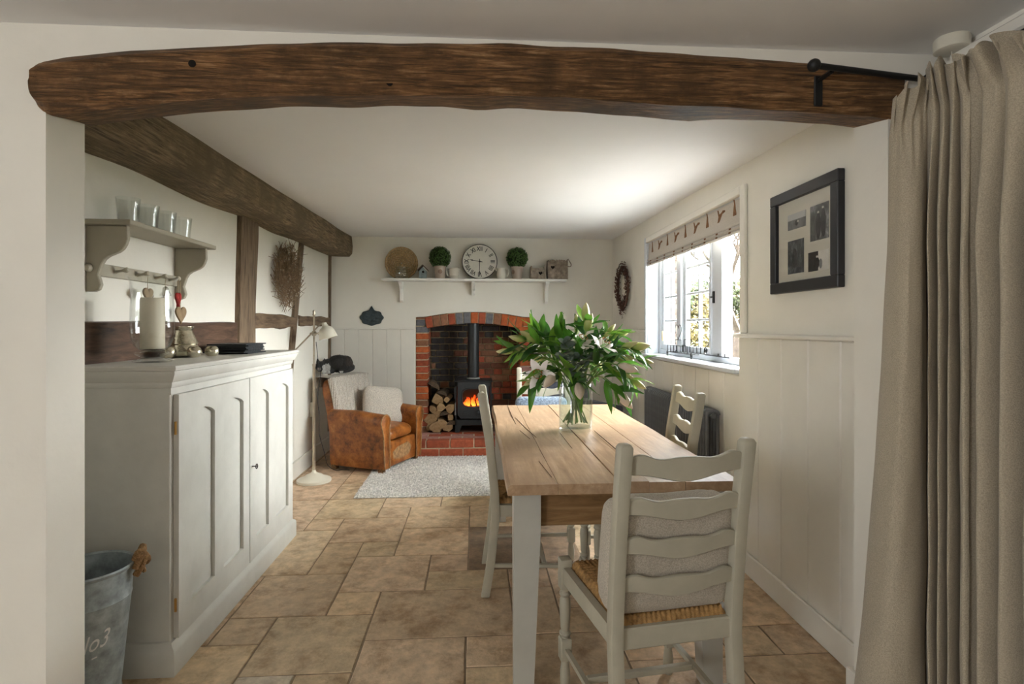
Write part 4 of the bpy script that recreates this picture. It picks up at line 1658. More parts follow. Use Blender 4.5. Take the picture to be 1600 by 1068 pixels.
tw = part('twigs', twigs(700, .03, .25, .10, .24, .0024, .9, .085), TWIG, wr, 60)
tw['kind'] = 'stuff'
tw = part('catkins', twigs(130, .06, .24, .012, .022, .005, 1.0, .09), PALE, wr, 60)
tw['kind'] = 'stuff'

# ================================================================== zinc bucket
ZINC = paint('galvanised_zinc', (.34, .385, .395), .5, .4, 18, .1, 60, metal=.35, detail=10)
ROPE = paint('jute_rope', (.26, .145, .06), .95, .35, 60, .9, 160)
bx, by = -1.338, 2.005
bk = thing('zinc_bucket', 'tall galvanised zinc bucket with rope handle and white lettering', 'bucket', (bx, by, 0))
part('bucket_wall', MB().lathe([(.001, .004), (.090, .0), (.094, .012), (.0945, .04), (.098, .044), (.0945, .05), (.125, .375), (.128, .380), (.1265, .386), (.132, .475), (.137, .480), (.139, .487), (.135, .492), (.129, .486), (.1225, .375), (.090, .02), (.001, .018)], 56, cap0=False, cap1=False), ZINC, bk, 40)
for s in (-1, 1):
    mb = MB()
    ca = R(18) if s > 0 else R(198)
    base = Vector((.137 * math.cos(ca), .137 * math.sin(ca), .478))
    for q in range(3):
        pts = []
        for k in range(14):
            f = k / 13
            an = PI * f
            out_ = .020 + .018 * math.sin(an) * (1 + q * .3)
            pts.append(base + Vector((math.cos(ca), math.sin(ca), 0)) * (out_ - .012) + Vector((-math.sin(ca), math.cos(ca), 0)) * (.03 * math.cos(an) + .006 * (q - 1)) + Vector((0, 0, .02 + .035 * math.sin(an) - .022 * q + .01 * math.sin(f * 9 + q))))
        mb.tube(pts, .0115, 8)
    mb.ball(base + Vector((math.cos(ca) * .012, math.sin(ca) * .012, .012)), .020, 10, 7)
    mb.tube([base + Vector((math.cos(ca) * .018, math.sin(ca) * .018, .0)), base + Vector((math.cos(ca) * .03, math.sin(ca) * .03, -.035))], [.011, .006], 8)
    part('rope_handle', mb, ROPE, bk, 60)
tx = text_mesh('No3', .080, None, 'lettering', .0003, .35)
tx.box((.008, -.052, -.0003), (.030, -.048, .0003))
mb = MB()
ang0 = math.atan2(-by + 0, -bx + 0) + R(2)
vs = []
for x, y, z in tx.v:
    zz = .265 + y + x * .12
    rad = .0945 + (.125 - .0945) * (zz - .05) / .325 + .0006 + z
    a = ang0 + x * .70 / .115
    vs.append((rad * math.cos(a), rad * math.sin(a), zz))
mb.add(vs, tx.f)
part('lettering', mb, paint('chalk_white', (.72, .72, .70), .7, .1), bk)

# ================================================================== floor lamp
CREAMM = paint('cream_enamel', (.70, .66, .55), .3, .04, 6, spec=.5)
NICK = paint('aged_nickel', (.50, .44, .35), .32, .2, 20, metal=.9)
lx_, ly_ = -1.368, 4.80
lp = thing('floor_lamp', 'cream and nickel reading floor lamp with a bell shade and round base', 'floor lamp', (lx_, ly_, 0))
part('base', MB().lathe([(.138, 0), (.142, .006), (.140, .022), (.128, .028), (.090, .040), (.065, .060), (.030, .074), (.018, .085), (.014, .10)], 40), CREAMM, lp, 40)
part('lower_pole', MB().lathe([(.0125, .095), (.0125, .98), (.015, .985), (.015, 1.0), (.010, 1.005)], 16), NICK, lp, 40)
part('upper_pole', MB().lathe([(.008, 1.0), (.008, 1.41), (.012, 1.415), (.014, 1.425), (.010, 1.435), (.013, 1.445), (.010, 1.458), (.003, 1.462)], 14), NICK, lp, 40)
jz = 1.262
j = part('joint', MB().lathe([(.014, -.02), (.018, -.016), (.018, .016), (.014, .02)], 16, Matrix.Translation((0, 0, jz))).tube([(-.03, -.012, jz), (.03, -.012, jz)], .008, 10), NICK, lp, 40)
part('thumb_screw', MB().lathe([(.004, 0), (.004, .015), (.013, .018), (.013, .024), (.004, .026)], 12, Matrix.Translation((.02, -.012, jz)) @ Matrix.Rotation(R(90), 4, 'Y')), NICK, j, 40)
arm = part('swing_arm', MB().tube([(-.145, -.02, jz - .135), (-.02, -.02, jz - .005), (.035, -.02, jz + .055), (.065, -.02, jz + .085), (.085, -.02, jz + .09)], .0065, 8).ball((-.15, -.02, jz - .14), .012, 10, 7), NICK, lp, 50)
Msh = Matrix.Translation((.088, -.02, jz + .092)) @ Matrix.Rotation(R(-16), 4, 'Y')
pr = [(.012, .0), (.020, -.004), (.024, -.030), (.030, -.036), (.052, -.050), (.066, -.075), (.071, -.105), (.078, -.138)]
part('shade', MB().lathe(pr + [(.075, -.138), (.068, -.105), (.063, -.076), (.050, -.054), (.02, -.04)], 32, Msh, cap0=True, cap1=False), CREAMM, lp, 40)
part('bulb', MB().ball((0, 0, -.085), (.022, .022, .032), 12, 8, Msh), paint('opal_bulb', (.8, .78, .72), .3, .02), lp, 40)
CORD = paint('black_flex', (.02, .02, .02), .6, .1)
cordpts = [(lx_ + .014, ly_ + .012, 1.19), (lx_ + .03, ly_ + .02, 1.02), (lx_ + .045, ly_ + .03, .90), (lx_ + .02, ly_ + .03, .72), (lx_ + .035, ly_ + .03, .56), (lx_ + .03, ly_ + .05, .40), (lx_ + .06, ly_ + .10, .22), (lx_ + .055, ly_ + .22, .09), (lx_ + .09, ly_ + .33, .012), (lx_ + .16, ly_ + .36, .006), (lx_ + .22, ly_ + .34, .006)]


def smooth_path(pts, n=6):
    pts = [Vector(p) for p in pts]
    out = []
    for i in range(len(pts) - 1):
        p0, p1, p2, p3 = pts[max(i - 1, 0)], pts[i], pts[i + 1], pts[min(i + 2, len(pts) - 1)]
        for k in range(n):
            t = k / n
            out.append(.5 * ((2 * p1) + (p2 - p0) * t + (2 * p0 - 5 * p1 + 4 * p2 - p3) * t * t + (3 * p1 - p0 - 3 * p2 + p3) * t ** 3))
    out.append(pts[-1])
    return out


part('flex', MB().tube(smooth_path(cordpts), .003, 6), CORD, lp, 60, world=True)
sk = single('socket_box', MB().box((XL + .0, 5.36, .46), (XL + .035, 5.46, .60), .006, 2), CREAMM, 'cream plug box on the wall behind the leather armchair', 'socket', 40)
# ================================================================== mantel shelf
MZ = 1.836
MX0, MX1 = at_y(595, 435, 5.93).x, at_y(886, 435, 5.93).x
MY0 = 5.93
MP = paint('mantel_white', (.82, .80, .75), .45, .03, 5)
ms = thing('mantel_shelf', 'long off-white mantel shelf on three slender brackets above the fireplace', 'shelf', ((MX0 + MX1) / 2, YB, MZ - .3))
part('shelf_board', MB().box((MX0, MY0, MZ - .026), (MX1, YB, MZ), .005, 2), MP, ms, world=True)
for k, (px, low) in enumerate(((627, 472), (739.5, 461), (854, 474))):
    x = at_y(px, 450, 6.05).x
    zb = at_y(px, low, 6.07).z
    o = [(YB, MZ - .026), (MY0 + .025, MZ - .026), (MY0 + .028, MZ - .050), (MY0 + .075, MZ - .075), (MY0 + .100, MZ - .11), (MY0 + .118, zb + .05), (MY0 + .125, zb + .02), (MY0 + .145, zb), (YB, zb)]
    part('bracket', MB().prism(o, x - .019, x + .019, 'x', .003), MP, ms, world=True)


def on_mantel(px, y):
    return Vector((at_y(px, 430, y).x, y, MZ))


# ---- wicker tray leaning on the wall
WICK = paint('wicker', (.40, .27, .13), .75, .5, 60)
p = on_mantel(627.5, 6.05)
wt = thing('wicker_tray', 'round brown wicker tray leaning on the wall at the end of the mantel', 'tray', p)
Mt = Matrix.Translation((0, .005, .172)) @ Matrix.Rotation(R(97), 4, 'X')
r0 = .170
for k in range(11):
    rr_ = .015 + k * .0135
    pts = [(rr_ * math.cos(a), rr_ * math.sin(a), .006 * math.sin(12 * a + k * PI)) for a in [2 * PI * q / 48 for q in range(49)]]
    part('weaver', MB().tube(pts, .0068, 5, False, Mt), WICK, wt, 60)
for k in range(24):
    a = 2 * PI * k / 24
    part('stake', MB().tube([(.01 * math.cos(a), .01 * math.sin(a), 0), (.16 * math.cos(a), .16 * math.sin(a), 0)], .0035, 5, True, Mt), WICK, wt)
for q in range(3):
    pts = [((r0 - .006 * (q == 1)) * math.cos(a), (r0 - .006 * (q == 1)) * math.sin(a), .010 * q + .005 * math.sin(20 * a + q * 2)) for a in [2 * PI * s / 80 for s in range(81)]]
    part('rim', MB().tube(pts, .0075, 6, False, Mt), WICK, wt, 60)
# ---- small glass jug in front of it
p = on_mantel(628, 5.975)
jg = thing('glass_jug', 'small clear ribbed glass jug in front of the wicker tray', 'jug', p)
part('jug_body', MB().lathe([(.001, .003), (.062, .0), (.066, .01), (.070, .045), (.064, .085), (.058, .11), (.064, .128), (.0625, .128), (.0565, .11), (.0625, .085), (.0685, .045), (.060, .006), (.001, .006)], 32, cap0=False, cap1=False), GLA, jg, 40)
part('handle', MB().tube(smooth_path([(.058, 0, .112), (.088, 0, .112), (.095, 0, .08), (.085, 0, .05), (.066, 0, .04)]), .006, 7), GLA, jg, 60)
# ---- birdhouse
BHW = paint('grey_blue_paint', (.24, .29, .29), .8, .25, 25, .4)
BHR = wood('birdhouse_roof', [(.3, (.07, .05, .038)), (.7, (.17, .13, .10))], (8, 2, 8), 5, .85, .3)
p = on_mantel(661, 5.99)
bh = thing('birdhouse', 'tiny grey wooden birdhouse with a pitched brown roof', 'birdhouse', p)
part('house', MB().prism([(-.036, 0), (.036, 0), (.042, .078), (0, .125), (-.042, .078)], -.04, .04, 'y', .002), BHW, bh)
for s in (-1, 1):
    part('roof_board', MB().box((-.004 if s > 0 else -.076, -.055, .0), (.076 if s > 0 else .004, .055, .009), .001, 1, Matrix.Translation((0, 0, .138)) @ Matrix.Rotation(s * R(46), 4, 'Y')), BHR, bh)
part('entrance_hole', MB().lathe([(.013, 0), (.013, .003)], 18, Matrix.Translation((.004, -.0385, .07)) @ Matrix.Rotation(R(90), 4, 'X')), hole, bh)
part('perch', MB().tube([(.004, -.04, .038), (.004, -.062, .038)], .003, 6), BHR, bh)

# ---- topiaries
CERAM = paint('pink_grey_ceramic', (.40, .325, .265), .28, .05, 9, spec=.5)
MEDAL = paint('medallion', (.22, .15, .11), .5, .2, 30)


def leafy_ball(c, r, n, size, seed):
    rq = random.Random(seed)
    mb = MB()
    for k in range(n):
        d = Vector((rq.gauss(0, 1), rq.gauss(0, 1), rq.gauss(0, 1))).normalized()
        pos = Vector(c) + d * r * rq.uniform(.86, 1.02)
        t = d.orthogonal().normalized()
        t.rotate(Matrix.Rotation(rq.uniform(0, 6.28), 3, d))
        nrm = (d + Vector((rq.uniform(-.8, .8), rq.uniform(-.8, .8), rq.uniform(-.3, .9)))).normalized()
        b = nrm.cross(t).normalized()
        t = b.cross(nrm)
        s = size * rq.uniform(.7, 1.3)
        v0, v1, v2, v3 = pos - t * s, pos + b * s * .5 + nrm * s * .12, pos + t * s, pos - b * s * .5 + nrm * s * .12
        mb.add([v0, v1, v2, v3], [(0, 1, 2, 3)])
    return mb


LEAFM = paint('box_leaf', (.055, .115, .022), .5, .6, 30, spec=.4)
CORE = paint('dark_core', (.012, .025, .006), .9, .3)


def topiary(px, face, label, seed):
    t = thing('box_topiary', label, 'plant', on_mantel(px, 6.0), 0, 'topiary balls on the mantel')
    pot = part('pot', MB().lathe([(.001, 0), (.050, 0), (.0525, .004), (.062, .115), (.066, .118), (.067, .136), (.062, .138), (.056, .118), (.001, .112)], 32, cap0=False, cap1=False), CERAM, t, 40)
    part('medallion', MB().lathe([(.024, 0), (.024, .003), (.021, .005), (.004, .004)], 20, Matrix.Translation((face[0], face[1], .075)) @ Matrix.Rotation(face[2], 4, 'Z') @ Matrix.Rotation(R(90), 4, 'X')), MEDAL, pot, 40)
    part('soil', MB().lathe([(.001, .125), (.058, .125)], 20, cap0=False, cap1=False), CHAR, t)
    fo = part('foliage', leafy_ball((0, 0, .232), .118, 1500, .0105, seed), LEAFM, t)
    fo['kind'] = 'stuff'
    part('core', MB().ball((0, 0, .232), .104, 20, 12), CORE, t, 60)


topiary(687.5, (.006, -.058, R(5)), 'clipped box ball in a pale pot beside the tiny birdhouse', 1)
topiary(808, (-.045, -.036, R(-50)), 'clipped box ball in a pale pot between the handled jug and twig box', 2)
# ---- jugs
WHT = paint('white_glaze', (.62, .585, .50), .22, .04, 9, spec=.5)


def jug(px, label, handle_side, ribs):
    t = thing('ceramic_jug', label, 'jug', on_mantel(px, 5.985), 0, 'white jugs beside the clock')
    pr = [(.001, .0), (.042, .0), (.046, .006), (.050, .030)]
    if ribs:
        for k in range(6):
            pr += [(.0535, .034 + k * .011), (.0510, .039 + k * .011)]
        pr += [(.050, .104), (.055, .114)]
    else:
        pr += [(.052, .05), (.044, .085), (.043, .10), (.049, .116)]
    part('jug_body', MB().lathe(pr + [(.046, pr[-1][1]), (.040, .09), (.044, .02), (.001, .012)], 30, cap0=False, cap1=False), WHT, t, 50)
    part('spout', MB().tube([(-handle_side * .040, 0, .096), (-handle_side * .058, 0, .116)], [.018, .012], 8), WHT, t, 60)
    a = handle_side
    part('handle', MB().tube(smooth_path([(a * .044, 0, .10), (a * .072, 0, .108), (a * .082, 0, .075), (a * .066, 0, .035), (a * .050, 0, .030)]), .0062, 8), WHT, t, 60)


jug(709.5, 'squat ribbed white jug between the clock and a topiary', -1, True)
jug(783, 'white cream jug with its loop handle showing beside the clock', 1, False)
# ---- clock
p = on_mantel(749.5, 6.02)
ck = thing('mantel_clock', 'large round cream clock with black Roman numerals and hands', 'clock', p)
CLKF = paint('clock_face', (.62, .60, .53), .6, .06, 9)
INK = paint('black_ink', (.035, .033, .035), .6, .2)
Mc = Matrix.Translation((0, 0, .193)) @ Matrix.Rotation(R(84), 4, 'X')
rc = .193
part('case', MB().lathe([(rc - .004, -.025), (rc, -.02), (rc, .004), (rc - .003, .008), (rc - .007, .004), (rc - .007, -.002)], 64, Mc, cap1=False), paint('dark_rim', (.035, .028, .022), .45, .2), ck, 40)
part('dial', MB().lathe([(.001, .001), (rc - .006, .001)], 64, Mc, cap0=False, cap1=False), CLKF, ck)
for k, tx_ in enumerate(['XII', 'I', 'II', 'III', 'IIII', 'V', 'VI', 'VII', 'VIII', 'IX', 'X', 'XI']):
    a = PI / 2 - k * PI / 6
    tm = text_mesh(tx_, .064, None, 'numeral', .0003, 0, .0012)
    M = Mc @ Matrix.Translation((.140 * math.cos(a), .140 * math.sin(a), .0018)) @ Matrix.Rotation(a - PI / 2, 4, 'Z') @ Matrix.Diagonal((.82, 1.05, 1, 1))
    q = MB().add(tm.v, tm.f, M)
    part('numeral', q, INK, ck)


def hand(ang, L, wd, name):
    M = Mc @ Matrix.Translation((0, 0, .005)) @ Matrix.Rotation(ang, 4, 'Z')
    o = [(-.03, -wd * .5), (L * .62, -wd * .35), (L * .70, -wd * 1.1), (L * .78, -wd * .5), (L, 0), (L * .78, wd * .5), (L * .70, wd * 1.1), (L * .62, wd * .35), (-.03, wd * .5)]
    part(name, MB().prism(o, 0, .0015, 'z', 0, M), INK, ck)


hand(R(170), .118, .0075, 'hour_hand')
hand(R(-91), .168, .0065, 'minute_hand')
part('hand_boss', MB().lathe([(.010, .004), (.010, .009), (.004, .011)], 16, Mc), INK, ck, 40)
# ---- twig box and twig basket
TWB = paint('grey_twig', (.29, .235, .185), .9, .45, 25, .5, 60)


def twig_box(name, px, w_, d_, h_, label, cat, vertical, heart, posts, group):
    t = thing(name, label, cat, on_mantel(px, 5.99), R(0), group)
    rq = random.Random(int(px))
    part('liner', MB().box((-w_ / 2 + .008, -d_ / 2 + .008, .002), (w_ / 2 - .008, d_ / 2 - .008, h_ - .01)), TWB, t)
    if vertical:
        n = int(w_ / .0125)
        for k in range(n):
            x = -w_ / 2 + (k + .5) * w_ / n
            part('stick', MB().tube([(x + rq.uniform(-.002, .002), -d_ / 2 + .004, .0), (x, -d_ / 2 + .002, h_ / 2), (x + rq.uniform(-.002, .002), -d_ / 2 + .004, h_ + rq.uniform(-.006, .004))], .0064, 6), TWB, t, 60)
        n = int(d_ / .014)
        for s in (-1, 1):
            for k in range(n):
                y = -d_ / 2 + (k + .5) * d_ / n
                part('stick', MB().tube([(s * (w_ / 2 - .004), y, 0), (s * (w_ / 2 - .004), y, h_ + rq.uniform(-.005, .003))], .0064, 6), TWB, t, 60)
    else:
        n = int(h_ / .0125)
        for k in range(n):
            z = (k + .5) * h_ / n
            part('stick', MB().tube([(-w_ / 2, -d_ / 2 + .004, z), (0, -d_ / 2 + .002, z + rq.uniform(-.002, .002)), (w_ / 2, -d_ / 2 + .004, z)], .0066, 6), TWB, t, 60)
            for s in (-1, 1):
                part('stick', MB().tube([(s * (w_ / 2 - .004), -d_ / 2, z), (s * (w_ / 2 - .004), d_ / 2, z)], .0066, 6), TWB, t, 60)
        for s in (-1, 1):
            for y in (-d_ / 2, d_ / 2):
                part('corner_post', MB().tube([(s * (w_ / 2 - .004), y, 0), (s * (w_ / 2 - .004), y, h_ + posts)], .009, 7), TWB, t, 60)
    o = heart_outline(.042)
    part('heart_badge', MB().prism([(heart[0] + a, heart[1] + b) for a, b in o], -d_ / 2 - .010, -d_ / 2 - .002, 'y', .002), hole, t)
    return t


twig_box('twig_box', 840, .155, .11, .118, 'low grey box woven of horizontal twigs with a dark heart', 'box', False, (.025, .062), .022, 'twig boxes on the mantel')
tb2 = twig_box('twig_basket', 870.5, .215, .13, .205, 'tall square basket of upright grey twigs with a rope handle', 'basket', True, (-.058, .125), 0, 'twig boxes on the mantel')
part('rope_handle', MB().tube(smooth_path([(.10, -.04, .20), (.115, -.045, .215), (.135, -.02, .195), (.155, 0, .165), (.150, .02, .145), (.125, .04, .15), (.108, .045, .17)]), .0055, 7), TWB, tb2, 60)

# ---- cast plaque on the chimney wall
PLQ = paint('verdigris_iron', (.045, .062, .068), .6, .5, 30, .6, 60)
c = at_y(581, 496, YB)
o = []
for k in range(48):
    a = 2 * PI * k / 48
    r_ = 1 + .05 * math.cos(8 * a)
    x, z = .125 * r_ * math.cos(a), .085 * r_ * math.sin(a)
    if abs(math.cos(a)) < .2 and math.sin(a) > 0:
        z += .040 * (1 - abs(math.cos(a)) / .2)
    o.append((x, z))
pq = thing('cast_plaque', 'dark verdigris cast plaque with a scalloped outline above the panelling', 'plaque', (c.x, YB, c.z - .09))
part('plate', MB().prism([(a, b + .09) for a, b in o], -.016, -.002, 'y', .004), PLQ, pq, 40)
part('raised_border', MB().tube([(a * .86, -.017, b * .86 + .09) for a, b in o + [o[0]]], .004, 6, False), PLQ, pq, 60)
for k in range(5):
    part('raised_leaf', MB().ball((.055 * math.cos(k * 1.257), -.016, .09 + .032 * math.sin(k * 1.257)), (.024, .006, .014), 10, 6), PLQ, pq, 60)
# ================================================================== roman blind with leaping hares
CLOTH = fabric('cream_linen', (.50, .455, .40), 200, .2, .08)
HARE = paint('brown_print', (.18, .085, .035), .9, .35, 60)
bl = bpy.data.objects.new('roman_blind', None)
bl.location, bl.rotation_euler = RWP, (0, 0, RWR)
tag(bl, 'cream roman blind printed with brown leaping hares at the window', 'blind')
link(bl)
MATS['roman_blind'] = MATS['window_1']
YA, YB_ = WY0 + .008, WY1 - .004
bxx = .004


def sheet(xs_zs, y0, y1, th=.004):
    mb = MB()
    n = len(xs_zs)
    vs = [(x, y, z) for y in (y0, y1) for x, z in xs_zs] + [(x + th, y, z) for y in (y0, y1) for x, z in xs_zs]
    fs = []
    for j in range(n - 1):
        fs += [(j, j + 1, n + j + 1, n + j), (2 * n + j, 3 * n + j, 3 * n + j + 1, 2 * n + j + 1), (j, 2 * n + j, 2 * n + j + 1, j + 1), (n + j, n + j + 1, 3 * n + j + 1, 3 * n + j)]
    fs += [(0, n, 3 * n, 2 * n), (n - 1, 3 * n - 1, 4 * n - 1, 2 * n - 1)]
    return mb.add(vs, fs)


BZ1, BZ0 = WZ1 - .004, 1.905
part('main_panel', sheet([(bxx, BZ1), (bxx, (BZ0 + BZ1) / 2), (bxx - .004, BZ0 + .012), (bxx - .012, BZ0), (bxx - .010, BZ0 - .008)], YA, YB_), CLOTH, bl, 50)
part('fold', sheet([(bxx + .012, BZ0 + .02), (bxx - .004, BZ0 - .014), (bxx - .018, BZ0 - .026), (bxx - .014, BZ0 - .034)], YA, YB_), CLOTH, bl, 50)
part('fold', sheet([(bxx + .014, BZ0), (bxx - .002, BZ0 - .036), (bxx - .020, BZ0 - .048), (bxx - .014, BZ0 - .058)], YA, YB_), CLOTH, bl, 50)
part('head_rail', MB().box((bxx, YA, BZ1 - .004), (bxx + .03, YB_, BZ1 + .004)), WINPAINT, bl)
leap = [(-.045, -.075), (-.030, -.045), (-.012, -.020), (-.006, .010), (-.016, .055), (-.006, .052), (.002, .022), (.018, .030), (.030, .040), (.048, .034), (.046, .024), (.026, .018), (.016, .002), (.010, -.012), (-.006, -.040), (-.026, -.062)]
stand = [(-.022, -.078), (-.002, -.060), (-.004, -.020), (.000, .015), (.004, .045), (-.002, .078), (.006, .074), (.014, .040), (.016, .010), (.022, -.020), (.020, -.055), (.004, -.078)]
for k in range(9):
    y = YB_ - .10 - k * .195
    o = leap if k % 2 else stand
    z = (BZ0 + BZ1) / 2 + .008
    s = .95
    part('hare_print', MB().prism([(y - a * 1.75, z + b * s) for a, b in o], bxx - .0012, bxx - .0002, 'x'), HARE, bl)
    for (zz, xx) in ((BZ0 - .020, bxx - .0145), (BZ0 - .042, bxx - .0165)):
        part('hare_print', MB().box((xx - .002, y - .02 + (k % 3) * .012, zz - .007), (xx + .001, y + .004 + (k % 3) * .012, zz + .006)), HARE, bl)

# ================================================================== wire rack on the sill
rk = thing('wire_letter_rack', 'black wire rack with a heart finial on the window sill', 'rack', (1.575, 4.10, 1.085))
W_ = .0028
y0, y1 = -.26, .22
zb = .035
mb = MB()
for x in (-.035, .035):
    mb.tube([(x, y0, zb), (x, y1, zb)], W_, 5).tube([(x, y0, zb + .055), (x, y1, zb + .055)], W_, 5)
    for k in range(8):
        y = y0 + (y1 - y0) * k / 7
        mb.tube([(x, y, zb), (x, y, zb + .055)], W_, 5)
    mb.tube([(x, -.07, zb + .055), (x, -.07, zb + .10), (x, .05, zb + .10), (x, .05, zb + .055)], W_, 5)
for k in range(8):
    y = y0 + (y1 - y0) * k / 7
    mb.tube([(-.035, y, zb), (.035, y, zb)], W_, 5)
part('frame', mb, IRON, rk)
hp = [(-.035, a - .01, b + zb + .165) for a, b in heart_outline(.13, 36)]
part('heart_finial', MB().tube(hp + [hp[0]], W_, 5, False).tube([(-.035, -.01, zb + .10), (-.035, -.01, zb + .112)], W_, 5), IRON, rk, 60)
for y, s in ((y0, -1), (y1, 1)):
    for x in (-.035, .035):
        pts = [(x, y + s * (.0 + .024 * (1 - q / 24) * math.sin(q * .4)), .0275 + .024 * (1 - q / 24) * math.cos(q * .4 + PI) + .0) for q in range(22)]
        part('scroll_foot', MB().tube(pts, W_, 5).tube([(x, y, zb), (x, y, .005)], W_, 5), IRON, rk, 60)

# ================================================================== wreath of dark leaves
wr2 = thing('leaf_wreath', 'slim dark red-brown leaf wreath on the wall near the window blind', 'wreath', (1.525, 5.53, 1.73), RWR)
DLEAF = paint('dried_leaf', (.10, .045, .03), .8, .5, 30)
rr = random.Random(31)
mb = MB()
for k in range(1500):
    a = rr.uniform(0, 2 * PI)
    ey, ez = .205, .195
    q = rr.gauss(0, .028)
    c = Vector((-rr.uniform(.008, .05), (ey + q) * math.cos(a), (ez + q) * math.sin(a)))
    if c.z < -.05:
        c.y *= 1 - .35 * min(1, (-c.z - .05) / .15)
        c.z *= 1.15
    d = Vector((rr.uniform(-.5, .1), -math.sin(a) + rr.uniform(-.7, .7), math.cos(a) * .6 + rr.uniform(-.7, .7))).normalized()
    n = d.orthogonal().normalized()
    n.rotate(Matrix.Rotation(rr.uniform(0, 6.28), 3, d))
    L = rr.uniform(.018, .034)
    v = [c - d * L / 2, c + n * L * .22, c + d * L / 2, c - n * L * .22]
    v = [Vector((min(-.003, q_.x), q_.y, q_.z)) for q_ in v]
    mb.add(v, [(0, 1, 2, 3)])
f = part('leaves', mb, DLEAF, wr2)
f['kind'] = 'stuff'
part('ring', MB().tube([(-.02, .20 * math.cos(a), .20 * math.sin(a) - (.02 if math.sin(a) < 0 else 0)) for a in [2 * PI * k / 36 for k in range(37)]], .012, 6, False), DLEAF, wr2, 60)

# ================================================================== column radiator
RADM = paint('anthracite_radiator', (.11, .115, .125), .42, .15, 20, spec=.5)
rd = thing('column_radiator', 'dark grey column radiator under the window behind a chair', 'radiator', RWP, RWR)
sec = MB()
rz0, rz1 = .14, .815
for xx in (-.045, -.11):
    sec.tube([(xx, 0, rz0 + .02), (xx, 0, rz1 - .02)], .0105, 8)
sec.tube(smooth_path([(-.045, 0, rz1 - .022), (-.05, 0, rz1 - .008), (-.0775, 0, rz1), (-.105, 0, rz1 - .008), (-.11, 0, rz1 - .022)], 3), .0155, 8)
sec.tube(smooth_path([(-.045, 0, rz0 + .022), (-.05, 0, rz0 + .008), (-.0775, 0, rz0), (-.105, 0, rz0 + .008), (-.11, 0, rz0 + .022)], 3), .0155, 8)
sec.tube([(-.0775, -.021, rz1 - .025), (-.0775, .021, rz1 - .025)], .017, 8).tube([(-.0775, -.021, rz0 + .025), (-.0775, .021, rz0 + .025)], .017, 8)
sme = sec.mesh('radiator_section', RADM, 50)
for k in range(31):
    inst('section', sme, rd, Matrix.Translation((0, 1.20 + k * .042, 0)))
for y in (1.22, 2.44):
    part('foot', MB().box((-.125, y - .012, 0), (-.03, y + .012, .15), .004), RADM, rd)

# ================================================================== picture frame
BLK = paint('black_frame', (.022, .022, .026), .4, .1, 20, spec=.4)
MATB = paint('cream_mount', (.58, .55, .47), .8, .02, 5)
pf = thing('picture_frame', 'black framed mount of four black and white photographs on the wall', 'picture', RWP, RWR)
fy0, fy1, fz0, fz1 = .100, .622, 1.478, 1.952
fw_, fd = .050, .032
for lo, hi in (((-fd, fy0, fz0), (0, fy1, fz0 + fw_)), ((-fd, fy0, fz1 - fw_), (0, fy1, fz1)), ((-fd, fy0, fz0 + fw_), (0, fy0 + fw_, fz1 - fw_)), ((-fd, fy1 - fw_, fz0 + fw_), (0, fy1, fz1 - fw_))):
    part('frame_bar', MB().box(lo, hi, .003), BLK, pf)
part('mount', MB().box((-.014, fy0 + fw_ - .01, fz0 + fw_ - .01), (-.004, fy1 - fw_ + .01, fz1 - fw_ + .01)), MATB, pf)


def photo(name, seed, dark, tint):
    m, nt, b = new_mat(name)
    v = coords(nt, (1, 1, .6))
    n = nd(nt, 'ShaderNodeTexNoise', Scale=22.0 + seed * 4, Detail=7, Roughness=.7)
    nt.links.new(v, n.inputs['Vector'])
    nt.links.new(ramp(nt, n.outputs[0], [(.30, sc(tint, .03)), (.5, sc(tint, .10 * dark)), (.62, sc(tint, .25 * dark)), (.78, sc(tint, .75))]), b.inputs['Base Color'])
    b.inputs['Roughness'].default_value = .5
    return m


GREYP = paint('photo_sky', (.45, .45, .45), .5, .1, 5)
MIDP = paint('photo_mid', (.16, .16, .165), .5, .4, 30)
DRKP = paint('photo_dark', (.03, .03, .032), .5, .6, 40)
WHTP = paint('photo_white', (.62, .60, .55), .5, .08, 20)


def px_frame(px, py):
    # a point on the mount, in the frame's own coordinates
    d = ray(px, py)
    inv = MATS['picture_frame'].inverted()
    o_ = inv @ Vector((0, 0, CAM_H))
    dd = inv.to_3x3() @ d
    t = (-.015 - o_.x) / dd.x
    p_ = o_ + dd * t
    return p_.y, p_.z


def ph(x0, y0, x1, y1, base, bits, nm):
    ya, za = px_frame(x0, y1)
    yb, zb_ = px_frame(x1, y0)
    lo_y, hi_y = min(ya, yb), max(ya, yb)
    zc0, zc1 = min(za, zb_), max(za, zb_)
    po = part('photograph', MB().box((-.0152, lo_y, zc0), (-.013, hi_y, zc1)), base, pf)
    for kind, u, v, su, sv, mt in bits:
        cy_, cz_ = hi_y - (hi_y - lo_y) * u, zc0 + (zc1 - zc0) * v
        a, b = (hi_y - lo_y) * su / 2, (zc1 - zc0) * sv / 2
        if kind == 'r':
            part('print_area', MB().box((-.0157, cy_ - a, cz_ - b), (-.0150, cy_ + a, cz_ + b)), mt, po)
        else:
            part('print_figure', MB().prism([(cy_ + a * math.cos(q * PI / 8), cz_ + b * math.sin(q * PI / 8)) for q in range(16)], -.0162, -.0150, 'x'), mt, po)


